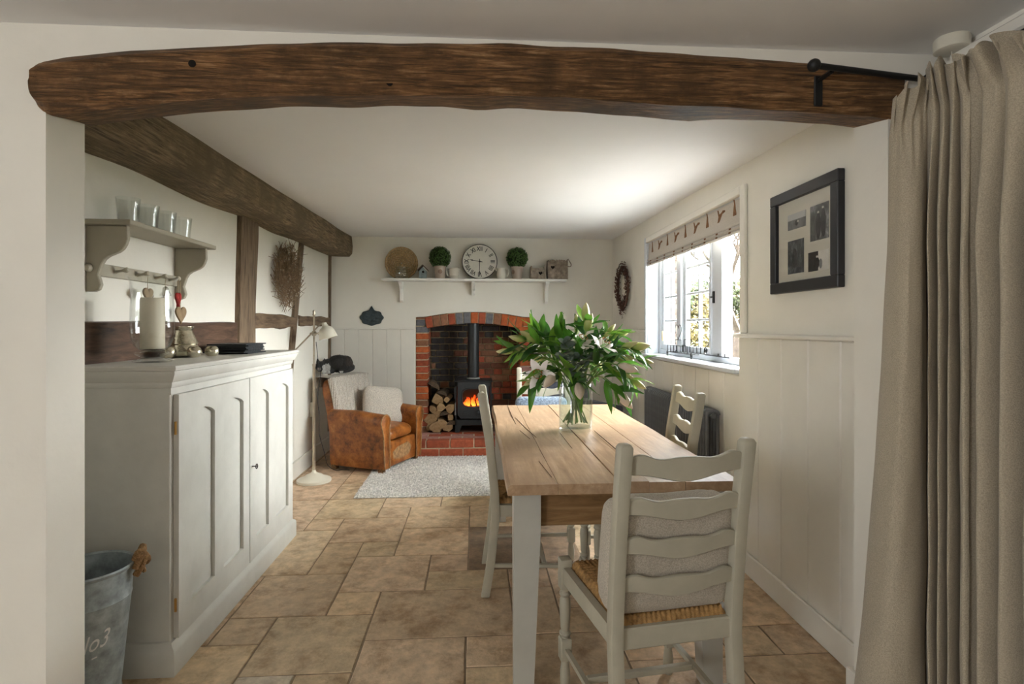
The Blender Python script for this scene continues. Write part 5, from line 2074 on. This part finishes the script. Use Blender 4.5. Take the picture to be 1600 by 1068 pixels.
ph(1231, 327, 1259, 361, MIDP, [('r', .5, .80, 1, .40, GREYP), ('e', .5, .36, .16, .34, DRKP), ('e', .58, .44, .10, .16, WHTP)], 'a')
ph(1266, 313, 1295, 378, photo('photo_group', 2, 1.2, (.8, .8, .82)), [('e', .45, .40, .26, .75, DRKP), ('e', .45, .78, .10, .07, WHTP), ('e', .72, .45, .26, .80, DRKP), ('e', .70, .88, .10, .07, WHTP)], 'b')
ph(1231, 371, 1256, 429, photo('photo_garden', 4, .8, (.7, .75, .82)), [('e', .45, .45, .30, .6, DRKP)], 'c')
ph(1263, 388, 1295, 425, WHTP, [('r', .25, .5, .5, 1, DRKP), ('e', .45, .40, .22, .6, DRKP), ('e', .45, .72, .10, .12, WHTP), ('e', .62, .34, .14, .5, MIDP)], 'd')
part('glazing', MB().box((-.021, fy0 + fw_ - .004, fz0 + fw_ - .004), (-.0195, fy1 - fw_ + .004, fz1 - fw_ + .004)), glass('picture_glass', (.98, .98, .98), .5), pf)

# ================================================================== curtain, rods and pull switch
RZ = 2.10
rodm = paint('black_rod', (.008, .008, .008), .5, .2, 20)
e0, e1 = at_z(1272, 102, RZ), at_z(1452, 125, RZ)
rod = thing('curtain_rod', 'black iron curtain rod with ball finial turning the corner by the beam', 'curtain rod', (e1.x, e1.y, RZ))
e2 = Vector((1.452, .2, RZ))
part('front_rod', MB().tube([e0, e1], .009, 10), rodm, rod, 50, world=True)
part('side_rod', MB().tube([e1, Vector((1.452, e1.y - .02, RZ)), e2], .009, 10), rodm, rod, 50, world=True)
part('finial', MB().ball(e0, .019, 14, 10), rodm, rod, 50, world=True)
bp = at_z(1300, 108, RZ)
part('bracket', MB().box((bp.x - .014, YBF - .010, RZ - .085), (bp.x + .014, YBF - .001, RZ + .01), .003).tube([(bp.x, YBF - .005, RZ - .006), (bp.x, bp.y, RZ - .006)], .007, 8), rodm, rod, world=True)
part('corner_link', MB().tube(smooth_path([e1 + Vector((-.02, -.01, 0)), e1 + Vector((.015, .0, .0)), e1 + Vector((.01, -.04, 0))]), .013, 8), rodm, rod, 50, world=True)
part('bracket', MB().tube([(1.452, .9, RZ), (1.513, .9, RZ)], .008, 8), rodm, rod, world=True)

CURT = fabric('natural_linen', (.44, .38, .285), 320, .5, .16, wave=None)


FOLDS = [0, .19, .235, .285, .335, .43, .50, .58, .68, .78, .89, 1.0]


def curtain_pt(u, v):
    """u along the heading (0 at the beam end), v from top to hem"""
    s = u
    P = [Vector((1.250, 1.585)), Vector((1.335, 1.530)), Vector((1.390, 1.45)), Vector((1.415, 1.30)), Vector((1.425, 1.05)), Vector((1.43, .70))]
    k = min(int(s * 5), 4)
    f = s * 5 - k
    p = P[k].lerp(P[k + 1], f)
    t = (P[k + 1] - P[k]).normalized()
    nrm = Vector((t.y, -t.x))
    if nrm.x > 0:
        nrm = -nrm
    # uneven folds: rounded fronts, sharp creases between them
    q = 0
    while q < len(FOLDS) - 2 and s > FOLDS[q + 1]:
        q += 1
    g = (s - FOLDS[q]) / (FOLDS[q + 1] - FOLDS[q])
    g += .05 * math.sin(v * 3.1 + q * 1.7) * math.sin(PI * g)
    wdt = FOLDS[q + 1] - FOLDS[q]
    bulge = max(0.0, math.sin(PI * min(1, max(0, g)))) ** .55
    TAPE = .050
    full = min(1, max(0, (v - TAPE) * 5))
    amp = (.016 + .050 * full) * (.8 + 2.2 * wdt)
    if v < TAPE:
        amp = .016 + .030 * (1 - v / TAPE)
    off = amp * (bulge * 1.6 - .75)
    p = p + nrm * off
    if v < TAPE:
        h = 1 - v / TAPE
        ru = math.sin(s * 2 * PI * 19 + 1.3 * math.sin(s * 31))
        p = p + nrm * (.034 * h + .020 * h * ru) + t * .010 * h * math.sin(s * 2 * PI * 19 + 1)
    p = p + nrm * .0035 * math.sin(s * 2 * PI * 23) * math.exp(-((v - TAPE) / .05) ** 2)
    lead = max(0, 1 - s * 5.5)
    p = p + Vector((-.120, .012)) * lead * (max(0, v - .12) / .88) ** 1.6
    zt = 1.992 + .072 * min(1, s * 4)
    z = zt - (zt - .012) * v
    if v < TAPE:
        z += .014 * (1 - v / TAPE) * math.sin(s * 2 * PI * 14 + 2)
    p.x += .005 * noise.noise((s * 24, v * 7, 0))
    p.y += .004 * noise.noise((s * 24, v * 7, 5))
    return (min(p.x, 1.505), p.y, z)


nu_, nv_ = 320, 90
vv = [.05 * k / 10 for k in range(11)] + [.05 + .95 * k / 60 for k in range(1, 61)]
vs = [curtain_pt(i / (nu_ - 1), v) for v in vv for i in range(nu_)]
fs = [(j * nu_ + i, j * nu_ + i + 1, (j + 1) * nu_ + i + 1, (j + 1) * nu_ + i) for j in range(len(vv) - 1) for i in range(nu_ - 1)]
mb = MB().add(vs, fs)
single('linen_curtain', mb, CURT, 'heavy gathered natural linen curtain hanging beside the opening', 'curtain', 80)
c = at_z(1487, 60, 2.20)
ps = thing('ceiling_pull_switch', 'round white ceiling pull switch above the curtain rod', 'switch', (c.x, c.y, 2.16))
part('rose', MB().lathe([(.040, 0), (.046, .004), (.047, .035), (.045, .040)], 32), CREAMM, ps, 40)
part('pull_cord', MB().tube([(0, 0, .002), (0, 0, -.055)], .0012, 5), CREAMM, ps)
struct('trim_1', MB().box((1.47, -1.0, 2.125), (1.515, 1.62, 2.165), .006), TRIM)
# ================================================================== vase of lilies
VX, VY = .532, 2.888
vz = thing('glass_vase', 'straight clear glass vase of water standing on the dining table', 'vase', (VX, VY, TZ + .0015))
VG = glass('vase_glass', (.955, .975, .97), 1.5)
part('vase_wall', MB().lathe([(.002, 0), (.084, .0), (.0885, .005), (.0885, .243), (.0870, .246), (.0850, .243), (.0850, .018), (.002, .016)], 48, cap0=False, cap1=False), VG, vz, 35)
part('water', MB().lathe([(.002, .0185), (.0842, .019), (.0842, .165), (.082, .163), (.002, .163)], 40, cap0=False, cap1=False), glass('water', (.90, .95, .93), 1.2), vz, 35)
LILM, nt, b = new_mat('lily_leaf')
v = coords(nt, (1, 14, 1))
n = nd(nt, 'ShaderNodeTexNoise', Scale=6.0, Detail=3)
nt.links.new(v, n.inputs['Vector'])
oi = nd(nt, 'ShaderNodeObjectInfo')
mx = nd(nt, 'ShaderNodeMix', data_type='RGBA', blend_type='MULTIPLY')
mx.inputs[0].default_value = 1
nt.links.new(oi.outputs['Color'], mx.inputs[6])
nt.links.new(ramp(nt, n.outputs[0], [(.3, (.75, .75, .75)), (.7, (1, 1, 1))]), mx.inputs[7])
nt.links.new(mx.outputs[2], b.inputs['Base Color'])
b.inputs['Roughness'].default_value = .38
b.inputs['Specular IOR Level'].default_value = .5
tl = nd(nt, 'ShaderNodeBsdfTranslucent')
nt.links.new(mx.outputs[2], tl.inputs[0])
ms_ = nd(nt, 'ShaderNodeMixShader')
ms_.inputs[0].default_value = .35
nt.links.new(b.outputs[0], ms_.inputs[1])
nt.links.new(tl.outputs[0], ms_.inputs[2])
nt.links.new(ms_.outputs[0], nt.nodes['Material Output'].inputs[0])
STEM = paint('lily_stem', (.14, .22, .055), .5, .25, 30)
PETAL = paint('lily_petal', (.86, .81, .78), .5, .06, 9, spec=.3)
ANTH = paint('rust_anther', (.32, .11, .02), .8, .3, 50)
FILA = paint('pale_filament', (.45, .55, .25), .5, .1)


def leaf_mesh(L, Wd, droop, name, fold=.25, n=9):
    mb = MB()

    def fn(u, v):
        # v along the leaf (x), u across
        s = v
        w_ = Wd * (math.sin(PI * min(1, s * 1.0) ** .75) ** .9) * .5 + .0006
        a = droop * s
        x = L * (math.sin(a) / droop if abs(droop) > .01 else s)
        z = -L * ((1 - math.cos(a)) / droop if abs(droop) > .01 else 0)
        q = (u - .5) * 2
        return (x, q * w_, z + abs(q) * w_ * fold + .004 * math.sin(s * 7) * q)
    mb.grid(fn, 5, n)
    return mb.mesh(name, LILM, 80)


LEAFS = [leaf_mesh(.17, .046, .5, 'leaf'), leaf_mesh(.20, .040, 1.1, 'leaf'), leaf_mesh(.14, .048, .2, 'leaf'), leaf_mesh(.185, .052, -.35, 'leaf')]
GREENS = [(.075, .22, .024), (.045, .15, .022), (.11, .28, .03), (.18, .36, .04), (.04, .11, .03)]


def bud_mesh(L, r, name):
    mb = MB()

    def fn(u, v):
        a = 2 * PI * u
        w_ = r * (math.sin(PI * v ** .8) ** .75) * (1 + .10 * math.cos(3 * a)) + .0008
        return (L * v, w_ * math.cos(a), w_ * math.sin(a))
    mb.grid(fn, 12, 10, True)
    return mb.mesh(name, BUDM, 70)


BUDM, nt, b = new_mat('lily_bud')
tc = nd(nt, 'ShaderNodeTexCoord')
sp_ = nd(nt, 'ShaderNodeSeparateXYZ')
nt.links.new(tc.outputs['Generated'], sp_.inputs[0])
nt.links.new(ramp(nt, sp_.outputs[0], [(0, (.17, .29, .05)), (.35, (.36, .42, .11)), (.75, (.55, .52, .25)), (1, (.62, .54, .32))]), b.inputs['Base Color'])
b.inputs['Roughness'].default_value = .45
BUDP = bpy.data.materials.new('lily_bud_pale')
BUDS = [bud_mesh(.085, .0145, 'bud'), bud_mesh(.065, .0105, 'bud'), bud_mesh(.095, .019, 'bud')]
pm = bud_mesh(.10, .021, 'bud')
pm.materials[0] = paint('opening_bud', (.62, .52, .42), .5, .12, 12)
BUDS.append(pm)


def petal_mesh(L, Wd):
    mb = MB()

    def fn(u, v):
        s = v
        w_ = Wd * .5 * (math.sin(PI * min(1, .12 + .88 * s) ** .9) ** .8) + .001
        q = (u - .5) * 2
        up = .75 * L * (s - .62 * s * s * 1.25)
        return (L * .95 * s, q * w_, up - abs(q) ** 2 * w_ * .25 + .004 * math.sin(s * 9) * q)
    mb.grid(fn, 7, 10)
    return mb.mesh('petal', PETAL, 80)


PET = [petal_mesh(.098, .046), petal_mesh(.094, .036)]


def flower(parent, pos, direction):
    """six recurved petals with filaments and rust anthers"""
    M0 = Matrix.Translation(pos) @ direction.to_track_quat('Z', 'Y').to_matrix().to_4x4()
    for k in range(6):
        inst('petal', PET[k % 2], parent, M0 @ Matrix.Rotation(k * PI / 3, 4, 'Z') @ Matrix.Rotation(R(-14), 4, 'Y'))
    for k in range(6):
        a = k * PI / 3 + .5
        e = Vector((.022 * math.cos(a), .022 * math.sin(a), .058))
        st_ = part('stamen', MB().tube([(0, 0, .0), (.008 * math.cos(a), .008 * math.sin(a), .035), e], .0012, 5, M=M0), FILA, parent)
        part('anther', MB().tube([M0 @ (e + Vector((-.008 * math.sin(a), .008 * math.cos(a), 0))), M0 @ (e + Vector((.008 * math.sin(a), -.008 * math.cos(a), .002)))], [.0022, .0026], 6), ANTH, st_)
    part('pistil', MB().tube([(0, 0, 0), (.002, 0, .04), (.003, 0, .072)], [.002, .0018, .003], 6, M=M0), FILA, parent)


rr = random.Random(77)
NECK = Vector((0, 0, .235))
# (px, py, depth offset, what is at the tip)
TIPS = [((803, 548), .02, 'b'), ((822, 532), -.05, 'b'), ((845, 585), -.13, 'f'), ((842, 520), .06, 'l'), ((872, 525), .0, 'l'), ((900, 510), .08, 'b'), ((915, 503), .0, 'b'),
        ((905, 540), -.02, 'f'), ((948, 520), .03, 'b'), ((938, 545), -.06, 'f'), ((963, 525), .08, 'b'), ((985, 542), -.02, 'b'), ((1002, 562), .02, 'b'), ((985, 592), -.08, 'b'),
        ((965, 612), -.12, 'p'), ((828, 600), -.06, 'b'), ((868, 585), -.16, 'p'), ((903, 598), -.17, 'p'), ((965, 570), -.14, 'p'), ((885, 545), .14, 'l'), ((930, 570), .14, 'b'), ((850, 560), .14, 'b')]
base_z = TZ + .0015
LILL = ['budded lily stem reaching out over the table towards the log pile', 'budded lily stem rising in front of the brick arch end', 'open white lily facing the room low beside the fireplace jamb', 'leafy lily stem with upright blades in front of the chimney wall panelling', 'leafy lily stem in the middle of the bouquet just behind the eucalyptus',
        'budded lily stem standing at the back of the bouquet crown', 'tallest budded lily stem at the crown of the bouquet', 'open white lily at the heart of the bouquet top', 'budded lily stem upright between the crown and the window', 'open white lily on the window side of the bouquet top', 'budded lily stem at the back pointing to the leaf wreath',
        'budded lily stem spreading towards the window blind', 'lily stem whose buds reach furthest towards the window sill', 'budded lily stem drooping over the radiator', 'swollen pale lily bud hanging low above the table on the radiator side', 'budded lily stem low in front of the far chair', 'swollen pale lily bud beside the low open white lily',
        'swollen pale lily bud hanging right over the vase rim', 'swollen pale lily bud amid leaves on the window side', 'leafy lily stem hidden at the back of the bouquet', 'budded lily stem at the back facing the chimney wall', 'budded lily stem at the back facing the mantel brackets']
LABS = {'f': 'open white lily with rust anthers in the table vase', 'b': 'lily stem ending in closed green buds in the table vase', 'p': 'lily stem with a swollen pale bud low over the vase rim', 'l': 'lily stem topped by upright green leaves in the table vase'}
for k, ((px, py), dy, kind) in enumerate(TIPS):
    tip = at_y(px, py, VY + dy) - Vector((VX, VY, base_z))
    if kind == 'f' and k == 2:
        pass
    hd = Vector((tip.x, tip.y, 0))
    hd = hd.normalized() if hd.length > .01 else Vector((1, 0, 0))
    foot = Vector((-hd.x * .05 + rr.uniform(-.02, .02), -hd.y * .05 + rr.uniform(-.02, .02), .03 + rr.uniform(0, .02)))
    nk = NECK + Vector((hd.x * .045 + rr.uniform(-.02, .02), hd.y * .045 + rr.uniform(-.02, .02), 0))
    mid = nk.lerp(tip, .5) + Vector((0, 0, .03 + .05 * min(1, Vector((tip.x, tip.y, 0)).length / .35)))
    path = smooth_path([foot, nk, mid, tip], 8)
    t = thing('lily_stem', LILL[k], 'flower', (VX, VY, base_z), 0, 'lily stems in the table vase')
    part('stem', MB().tube(path, .0034, 7), STEM, t, 60)
    up = path[14:]
    nl = rr.randint(10, 13)
    for q in range(nl):
        f = (q + .5) / nl
        pos = up[min(int(f * len(up)), len(up) - 1)]
        tang = (up[min(int(f * len(up)) + 1, len(up) - 1)] - up[max(int(f * len(up)) - 1, 0)]).normalized()
        an = q * 2.4 + rr.uniform(-.4, .4)
        side = tang.orthogonal().normalized()
        side.rotate(Matrix.Rotation(an, 3, tang))
        d = (side * .9 + tang * rr.uniform(.3, .9) + hd * .35 + Vector((0, 0, -.12))).normalized()
        me = rr.choice(LEAFS)
        s = rr.uniform(.55, .95) if kind != 'l' else rr.uniform(.7, 1.05)
        zax = (Vector((0, 0, 1)) - d * d.z).normalized()
        yax = zax.cross(d)
        M = Matrix((d, yax, zax)).transposed().to_4x4()
        M = Matrix.Translation(pos) @ M @ Matrix.Rotation(rr.uniform(-.7, .7), 4, 'X') @ Matrix.Scale(s, 4)
        endp = M @ Vector((.17, 0, -.04))
        if endp.z < .10 and Vector((endp.x, endp.y)).length < .11:
            continue
        inst('leaf', me, t, M, GREENS[rr.choice([0, 0, 1, 2, 3, 4, 1])])
    dt = (path[-1] - path[-4]).normalized()
    if kind == 'f':
        face = Vector((hd.x * .5, -1.0, .15)) if k == 2 else Vector((hd.x * .5, -.5, .8))
        flower(t, path[-1], face.normalized())
    elif kind in 'bp':
        nb_ = 1 if kind == 'p' else rr.choice([2, 2, 3])
        for q in range(nb_):
            d = (dt + Vector((rr.uniform(-.5, .5), rr.uniform(-.5, .5), rr.uniform(-.1, .4))) * (0 if q == 0 else 1)).normalized()
            me = BUDS[3] if kind == 'p' else BUDS[rr.randint(0, 2)]
            M = Matrix.Translation(path[-1 - 4 * q]) @ d.to_track_quat('X', 'Z').to_matrix().to_4x4() @ Matrix.Scale(1.12, 4)
            inst('bud', me, t, M)
    else:
        for q in range(3):
            d = (dt + Vector((rr.uniform(-.5, .5), rr.uniform(-.5, .5), .3))).normalized()
            M = Matrix.Translation(path[-2]) @ d.to_track_quat('X', 'Z').to_matrix().to_4x4() @ Matrix.Rotation(rr.uniform(0, 6), 4, 'X')
            inst('leaf', LEAFS[2], t, M, GREENS[rr.choice([0, 2, 3])])
# grey-green eucalyptus filling the middle
EUC = paint('eucalyptus', (.15, .20, .16), .6, .25, 20)
eb = MB()
eb.grid(lambda u, v: (.05 * v, (u - .5) * .052 * math.sin(PI * min(1, v * .92 + .08)) ** .6, .006 * math.sin(v * 3) + abs(u - .5) * .008), 5, 7)
EUM = eb.mesh('leaf', EUC, 80)
for k, (px, py, dy) in enumerate(((876, 560, -.15), (890, 590, -.18), (930, 555, -.12), (880, 535, -.08))):
    tip = at_y(px, py, VY + dy) - Vector((VX, VY, base_z))
    t = thing('eucalyptus_sprig', ['grey-green eucalyptus sprig beside the middle leafy lily stem', 'grey-green eucalyptus sprig bending over the vase rim', 'grey-green eucalyptus sprig beneath the open lilies on the window side', 'grey-green eucalyptus sprig behind the others, topmost'][k], 'foliage', (VX, VY, base_z), 0, 'eucalyptus sprigs in the table vase')
    path = smooth_path([Vector((rr.uniform(-.04, .04), rr.uniform(-.03, .03), .04)), NECK + Vector((0, -.03, 0)), NECK.lerp(tip, .5) + Vector((0, -.02, .06)), tip], 8)
    part('stem', MB().tube(path, .0025, 6), STEM, t, 60)
    for q in range(14):
        pos = path[10 + int(q * 14 / 14)]
        d = Vector((math.cos(q * 2.5), -.5 + math.sin(q * 2.5) * .6, rr.uniform(-.4, .5))).normalized()
        M = Matrix.Translation(pos) @ d.to_track_quat('X', 'Z').to_matrix().to_4x4() @ Matrix.Rotation(rr.uniform(-.8, .8), 4, 'X')
        inst('leaf', EUM, t, M)

# ================================================================== cat curled on the back of the armchair
mb = MB()
# local: x to the cat's rear, z up; head at -x
mb.ball((.055, .0, .062), (.105, .060, .060), 20, 14)
mb.ball((.115, .0, .060), (.062, .058, .056), 18, 12)
mb.ball((-.03, -.005, .050), (.065, .050, .046), 18, 12)
mb.ball((-.092, -.032, .046), (.044, .040, .036), 18, 12)
mb.ball((-.105, -.055, .034), (.020, .018, .015), 12, 8)
for s, (ex, ey) in ((1, (-.070, -.012)), (-1, (-.112, -.018))):
    mb.lathe([(.019, -.01), (.015, .010), (.003, .036)], 10, Matrix.Translation((ex, ey - .01, .066)) @ Matrix.Rotation(R(-14 if s > 0 else 14) * -1, 4, 'Y'))
for x, y in ((-.055, -.060), (-.015, -.060)):
    mb.tube([(x + .03, y + .03, .018), (x, y, .012), (x - .02, y - .012, .010)], [.018, .014, .012], 10)
mb.ball((.10, -.045, .022), (.045, .022, .020), 12, 8)
mb.tube(smooth_path([(.165, .02, .045), (.18, -.02, .035), (.15, -.06, .022), (.10, -.072, .016), (.06, -.07, .014)], 5), .014, 10)
cm = remesh(mb, .0045, 4)
# tousled coat
rq = random.Random(3)
cv = []
for v in cm.v:
    q = Vector(v)
    cv.append(tuple(q + q.normalized() * (.0035 * noise.noise(q * 90) + .0025 * noise.noise(q * 45))))
cm.v = cv
FURM, nt, b = new_mat('cat_fur')
at = nd(nt, 'ShaderNodeVertexColor')
at.layer_name = 'coat'
v = coords(nt)
n = nd(nt, 'ShaderNodeTexNoise', Scale=120.0, Detail=4)
nt.links.new(v, n.inputs['Vector'])
mx = nd(nt, 'ShaderNodeMix', data_type='RGBA', blend_type='MULTIPLY')
mx.inputs[0].default_value = 1
nt.links.new(at.outputs[0], mx.inputs[6])
nt.links.new(ramp(nt, n.outputs[0], [(.3, (.55, .55, .55)), (.7, (1, 1, 1))]), mx.inputs[7])
nt.links.new(mx.outputs[2], b.inputs['Base Color'])
b.inputs['Roughness'].default_value = .75
b.inputs['Sheen Weight'].default_value = .05
bump(nt, n.outputs[0], .8, .004, b)
cat_top = MLC @ Vector((-.03, .345, .862))
cpos = at_y(524, 585, 5.66)
ct = thing('cat', 'black and white cat curled up on top of the armchair throw', 'cat', (cpos.x - .02, 5.62, .856), R(8))
ct.scale = (1.14, 1.18, 1.5)
co = part('body', cm, FURM, ct, 80)
la = co.data.color_attributes.new('coat', 'FLOAT_COLOR', 'POINT')
for i, vtx in enumerate(co.data.vertices):
    x, y, z = vtx.co
    black = (.020, .018, .016, 1)
    white = (.55, .53, .50, 1)
    c = black
    if (-.070 < x < -.005 and y < -.022 and z < .064) or (-.075 < x < -.0 and z < .020 and y < -.04) or (.06 < x < .09 and y < -.055 and z < .030):
        c = white
    q_ = ((x + .042) / .034) ** 2 + ((y + .055) / .040) ** 2 + ((z - .030) / .036) ** 2 + .5 * noise.noise((x * 60, y * 60, z * 60))
    c = white if q_ < 1 else black
    if z < .018 and y < -.05 and (-.08 < x < -.01 or .07 < x < .10):
        c = white
    if -.118 < x < -.088 and y < -.062 and z < .040:
        c = (.30, .28, .26, 1)
    if x > .12 and z > .05:
        c = (.035, .022, .015, 1)
    la.data[i].color = c
EYE = paint('cat_eye', (.25, .28, .06), .15, .1)
for ex, ey in ((-.112, -.0615), (-.082, -.0655)):
    part('eye', MB().ball((ex, ey, .050), (.0050, .003, .0035), 8, 6), EYE, ct)
part('nose', MB().ball((-.107, -.0735, .0375), (.004, .003, .003), 8, 6), paint('cat_nose', (.25, .12, .11), .5, .1), ct)
# ================================================================== outside the window
GRASS = paint('lawn_green', (.040, .050, .012), .9, .35, 3, .4, 30)
single('lawn', MB().box((1.9, -8, -.35), (40, 60, -.20)), GRASS, 'green lawn stretching away beyond the open window', 'lawn', kind='stuff')
REFLECTOR = paint('reflector_gravel', (.40, .39, .375), .9, .25, 40, .5, 80)
single('gravel_reflector', MB().box((1.95, .5, -.20), (5.2, 7.3, -.185)), REFLECTOR, 'unseen pale gravel reflector added outside below the window', 'reflector', kind='stuff')  # pale ground added out of view to bounce daylight up to the ceiling
GROVE = paint('far_hedge', (.05, .065, .02), .9, .4, 3)
# brick wing of the house seen through the far panes
wg = thing('brick_wing', 'pale brick wing of the house seen through the window panes', 'building', (2.0, 7.4, -.2))
part('wall', MB().box((-.25, 0, 0), (.90, 2.6, 4.2)), paint('weathered_mortar', (.055, .047, .038), .95, .2, 30), wg)
rr = random.Random(17)
bk_me = MB().box((-.105, -.012, 0), (.105, .02, .062), .003).mesh('brick', BRICK)
cnt = 0
for k in range(26):
    z = .95 + k * .0735
    for q in range(5):
        x = -.14 + q * .22 + (.11 if k % 2 else 0)
        if x > .80:
            continue
        inst('brick', bk_me, wg, Matrix.Translation((x, 0, z)), sc((.040, .027, .020), rr.uniform(.6, 1.2)))
BARKT = paint('tree_bark', (.05, .038, .028), .9, .3, 12, .6, 30)
YLEAF = [paint('autumn_leaf_yellow', (.085, .062, .012), .7, .4, 8), paint('autumn_leaf_green', (.032, .044, .010), .7, .4, 8), paint('autumn_leaf_amber', (.10, .045, .010), .7, .4, 8)]


def tree(x, y, h, label, seed, leaf, nleaf, spread, group='trees beyond the window'):
    rq = random.Random(seed)
    t = thing('garden_tree', label, 'tree', (x, y, -.2), 0, group)
    mb = MB()
    tips = []

    def grow(p, d, L, r, lvl):
        q = p + d * L
        midp = p.lerp(q, .5) + Vector((rq.uniform(-1, 1), rq.uniform(-1, 1), rq.uniform(-.3, .3))) * L * .08
        mb.tube([p, midp, q], [r, r * .85, r * .65], 6)
        tips.append((q, lvl))
        if lvl < 5:
            for _ in range(rq.choice([2, 3, 3]) if lvl < 4 else 2):
                nd_ = (d + Vector((rq.uniform(-1, 1), rq.uniform(-1, 1), rq.uniform(-.35, .7))) * spread).normalized()
                grow(q if rq.random() < .7 else midp, nd_, L * rq.uniform(.62, .8), r * .6, lvl + 1)
    grow(Vector((0, 0, 0)), Vector((0, 0, 1)), h * .26, h * .022, 0)
    part('branches', mb, BARKT, t, 60)
    lm = MB()
    tp = [q for q, l in tips if l >= 3]
    for k in range(nleaf):
        c = rq.choice(tp) + Vector((rq.gauss(0, 1), rq.gauss(0, 1), rq.gauss(0, 1))) * h * .035
        a = Vector((rq.gauss(0, 1), rq.gauss(0, 1), rq.gauss(0, 1))).normalized()
        b = a.orthogonal().normalized()
        s = rq.uniform(.04, .09)
        lm.add([c - a * s, c + b * s * .6, c + a * s, c - b * s * .6], [(0, 1, 2, 3)])
    f = part('foliage', lm, leaf, t)
    f['kind'] = 'stuff'
    return t


tree(5.35, 10.9, 5.5, 'nearly bare garden tree with fine branches and a few amber leaves', 4, YLEAF[2], 160, .75)
tree(7.3, 15.2, 4.2, 'bushy green garden tree with autumn colour beyond the lawn', 9, YLEAF[1], 2200, .8)
tree(6.2, 14.2, 3.4, 'yellow-leaved small garden tree beyond the lawn', 13, YLEAF[0], 1500, .8)
tree(9.2, 20.0, 5.0, 'tall yellow-green tree furthest over the lawn', 21, YLEAF[0], 2200, .8)
tree(5.3, 14.0, 3.6, 'rounded green garden tree behind the bare one', 31, YLEAF[1], 1800, .8)
tree(7.6, 20.5, 4.6, 'yellow garden tree behind the rounded green one', 37, YLEAF[0], 1800, .8)
# parked car glimpsed beyond the lawn
CARB = paint('blue_car_paint', (.05, .085, .16), .3, .1, 3, spec=.6)
CARG = paint('car_glass', (.10, .13, .16), .1, .1, 3, spec=.8)
TYRE = paint('tyre', (.015, .015, .015), .8, .2)
car = thing('parked_car', 'small blue car parked beyond the lawn under the trees', 'car', (15.4, 31.6, -.188), R(64))
o = [(-1.9, .30), (1.9, .30), (1.95, .62), (1.75, .80), (1.0, .90), (.45, 1.38), (-1.0, 1.42), (-1.75, .98), (-1.95, .90), (-1.95, .45)]
part('body', MB().prism(o, -.8, .8, 'y', .06), CARB, car, 30)
for a, b in (((-1.45, .98), (-.35, .98)), ((-.25, .98), (.70, .98))):
    for y in (-.815, .812):
        part('side_window', MB().prism([a, b, (b[0] - .35 if b[0] > 0 else b[0], 1.31), (a[0] + .3 if a[0] < -1 else a[0], 1.31)], y, y + .008, 'y'), CARG, car)
for x in (-1.25, 1.25):
    for y in (-.78, .62):
        part('wheel', MB().lathe([(.12, 0), (.30, .0), (.32, .04), (.32, .13), (.30, .17), (.12, .17)], 20, Matrix.Translation((x, y + .165, .31)) @ Matrix.Rotation(R(90), 4, 'X')), TYRE, car, 40)
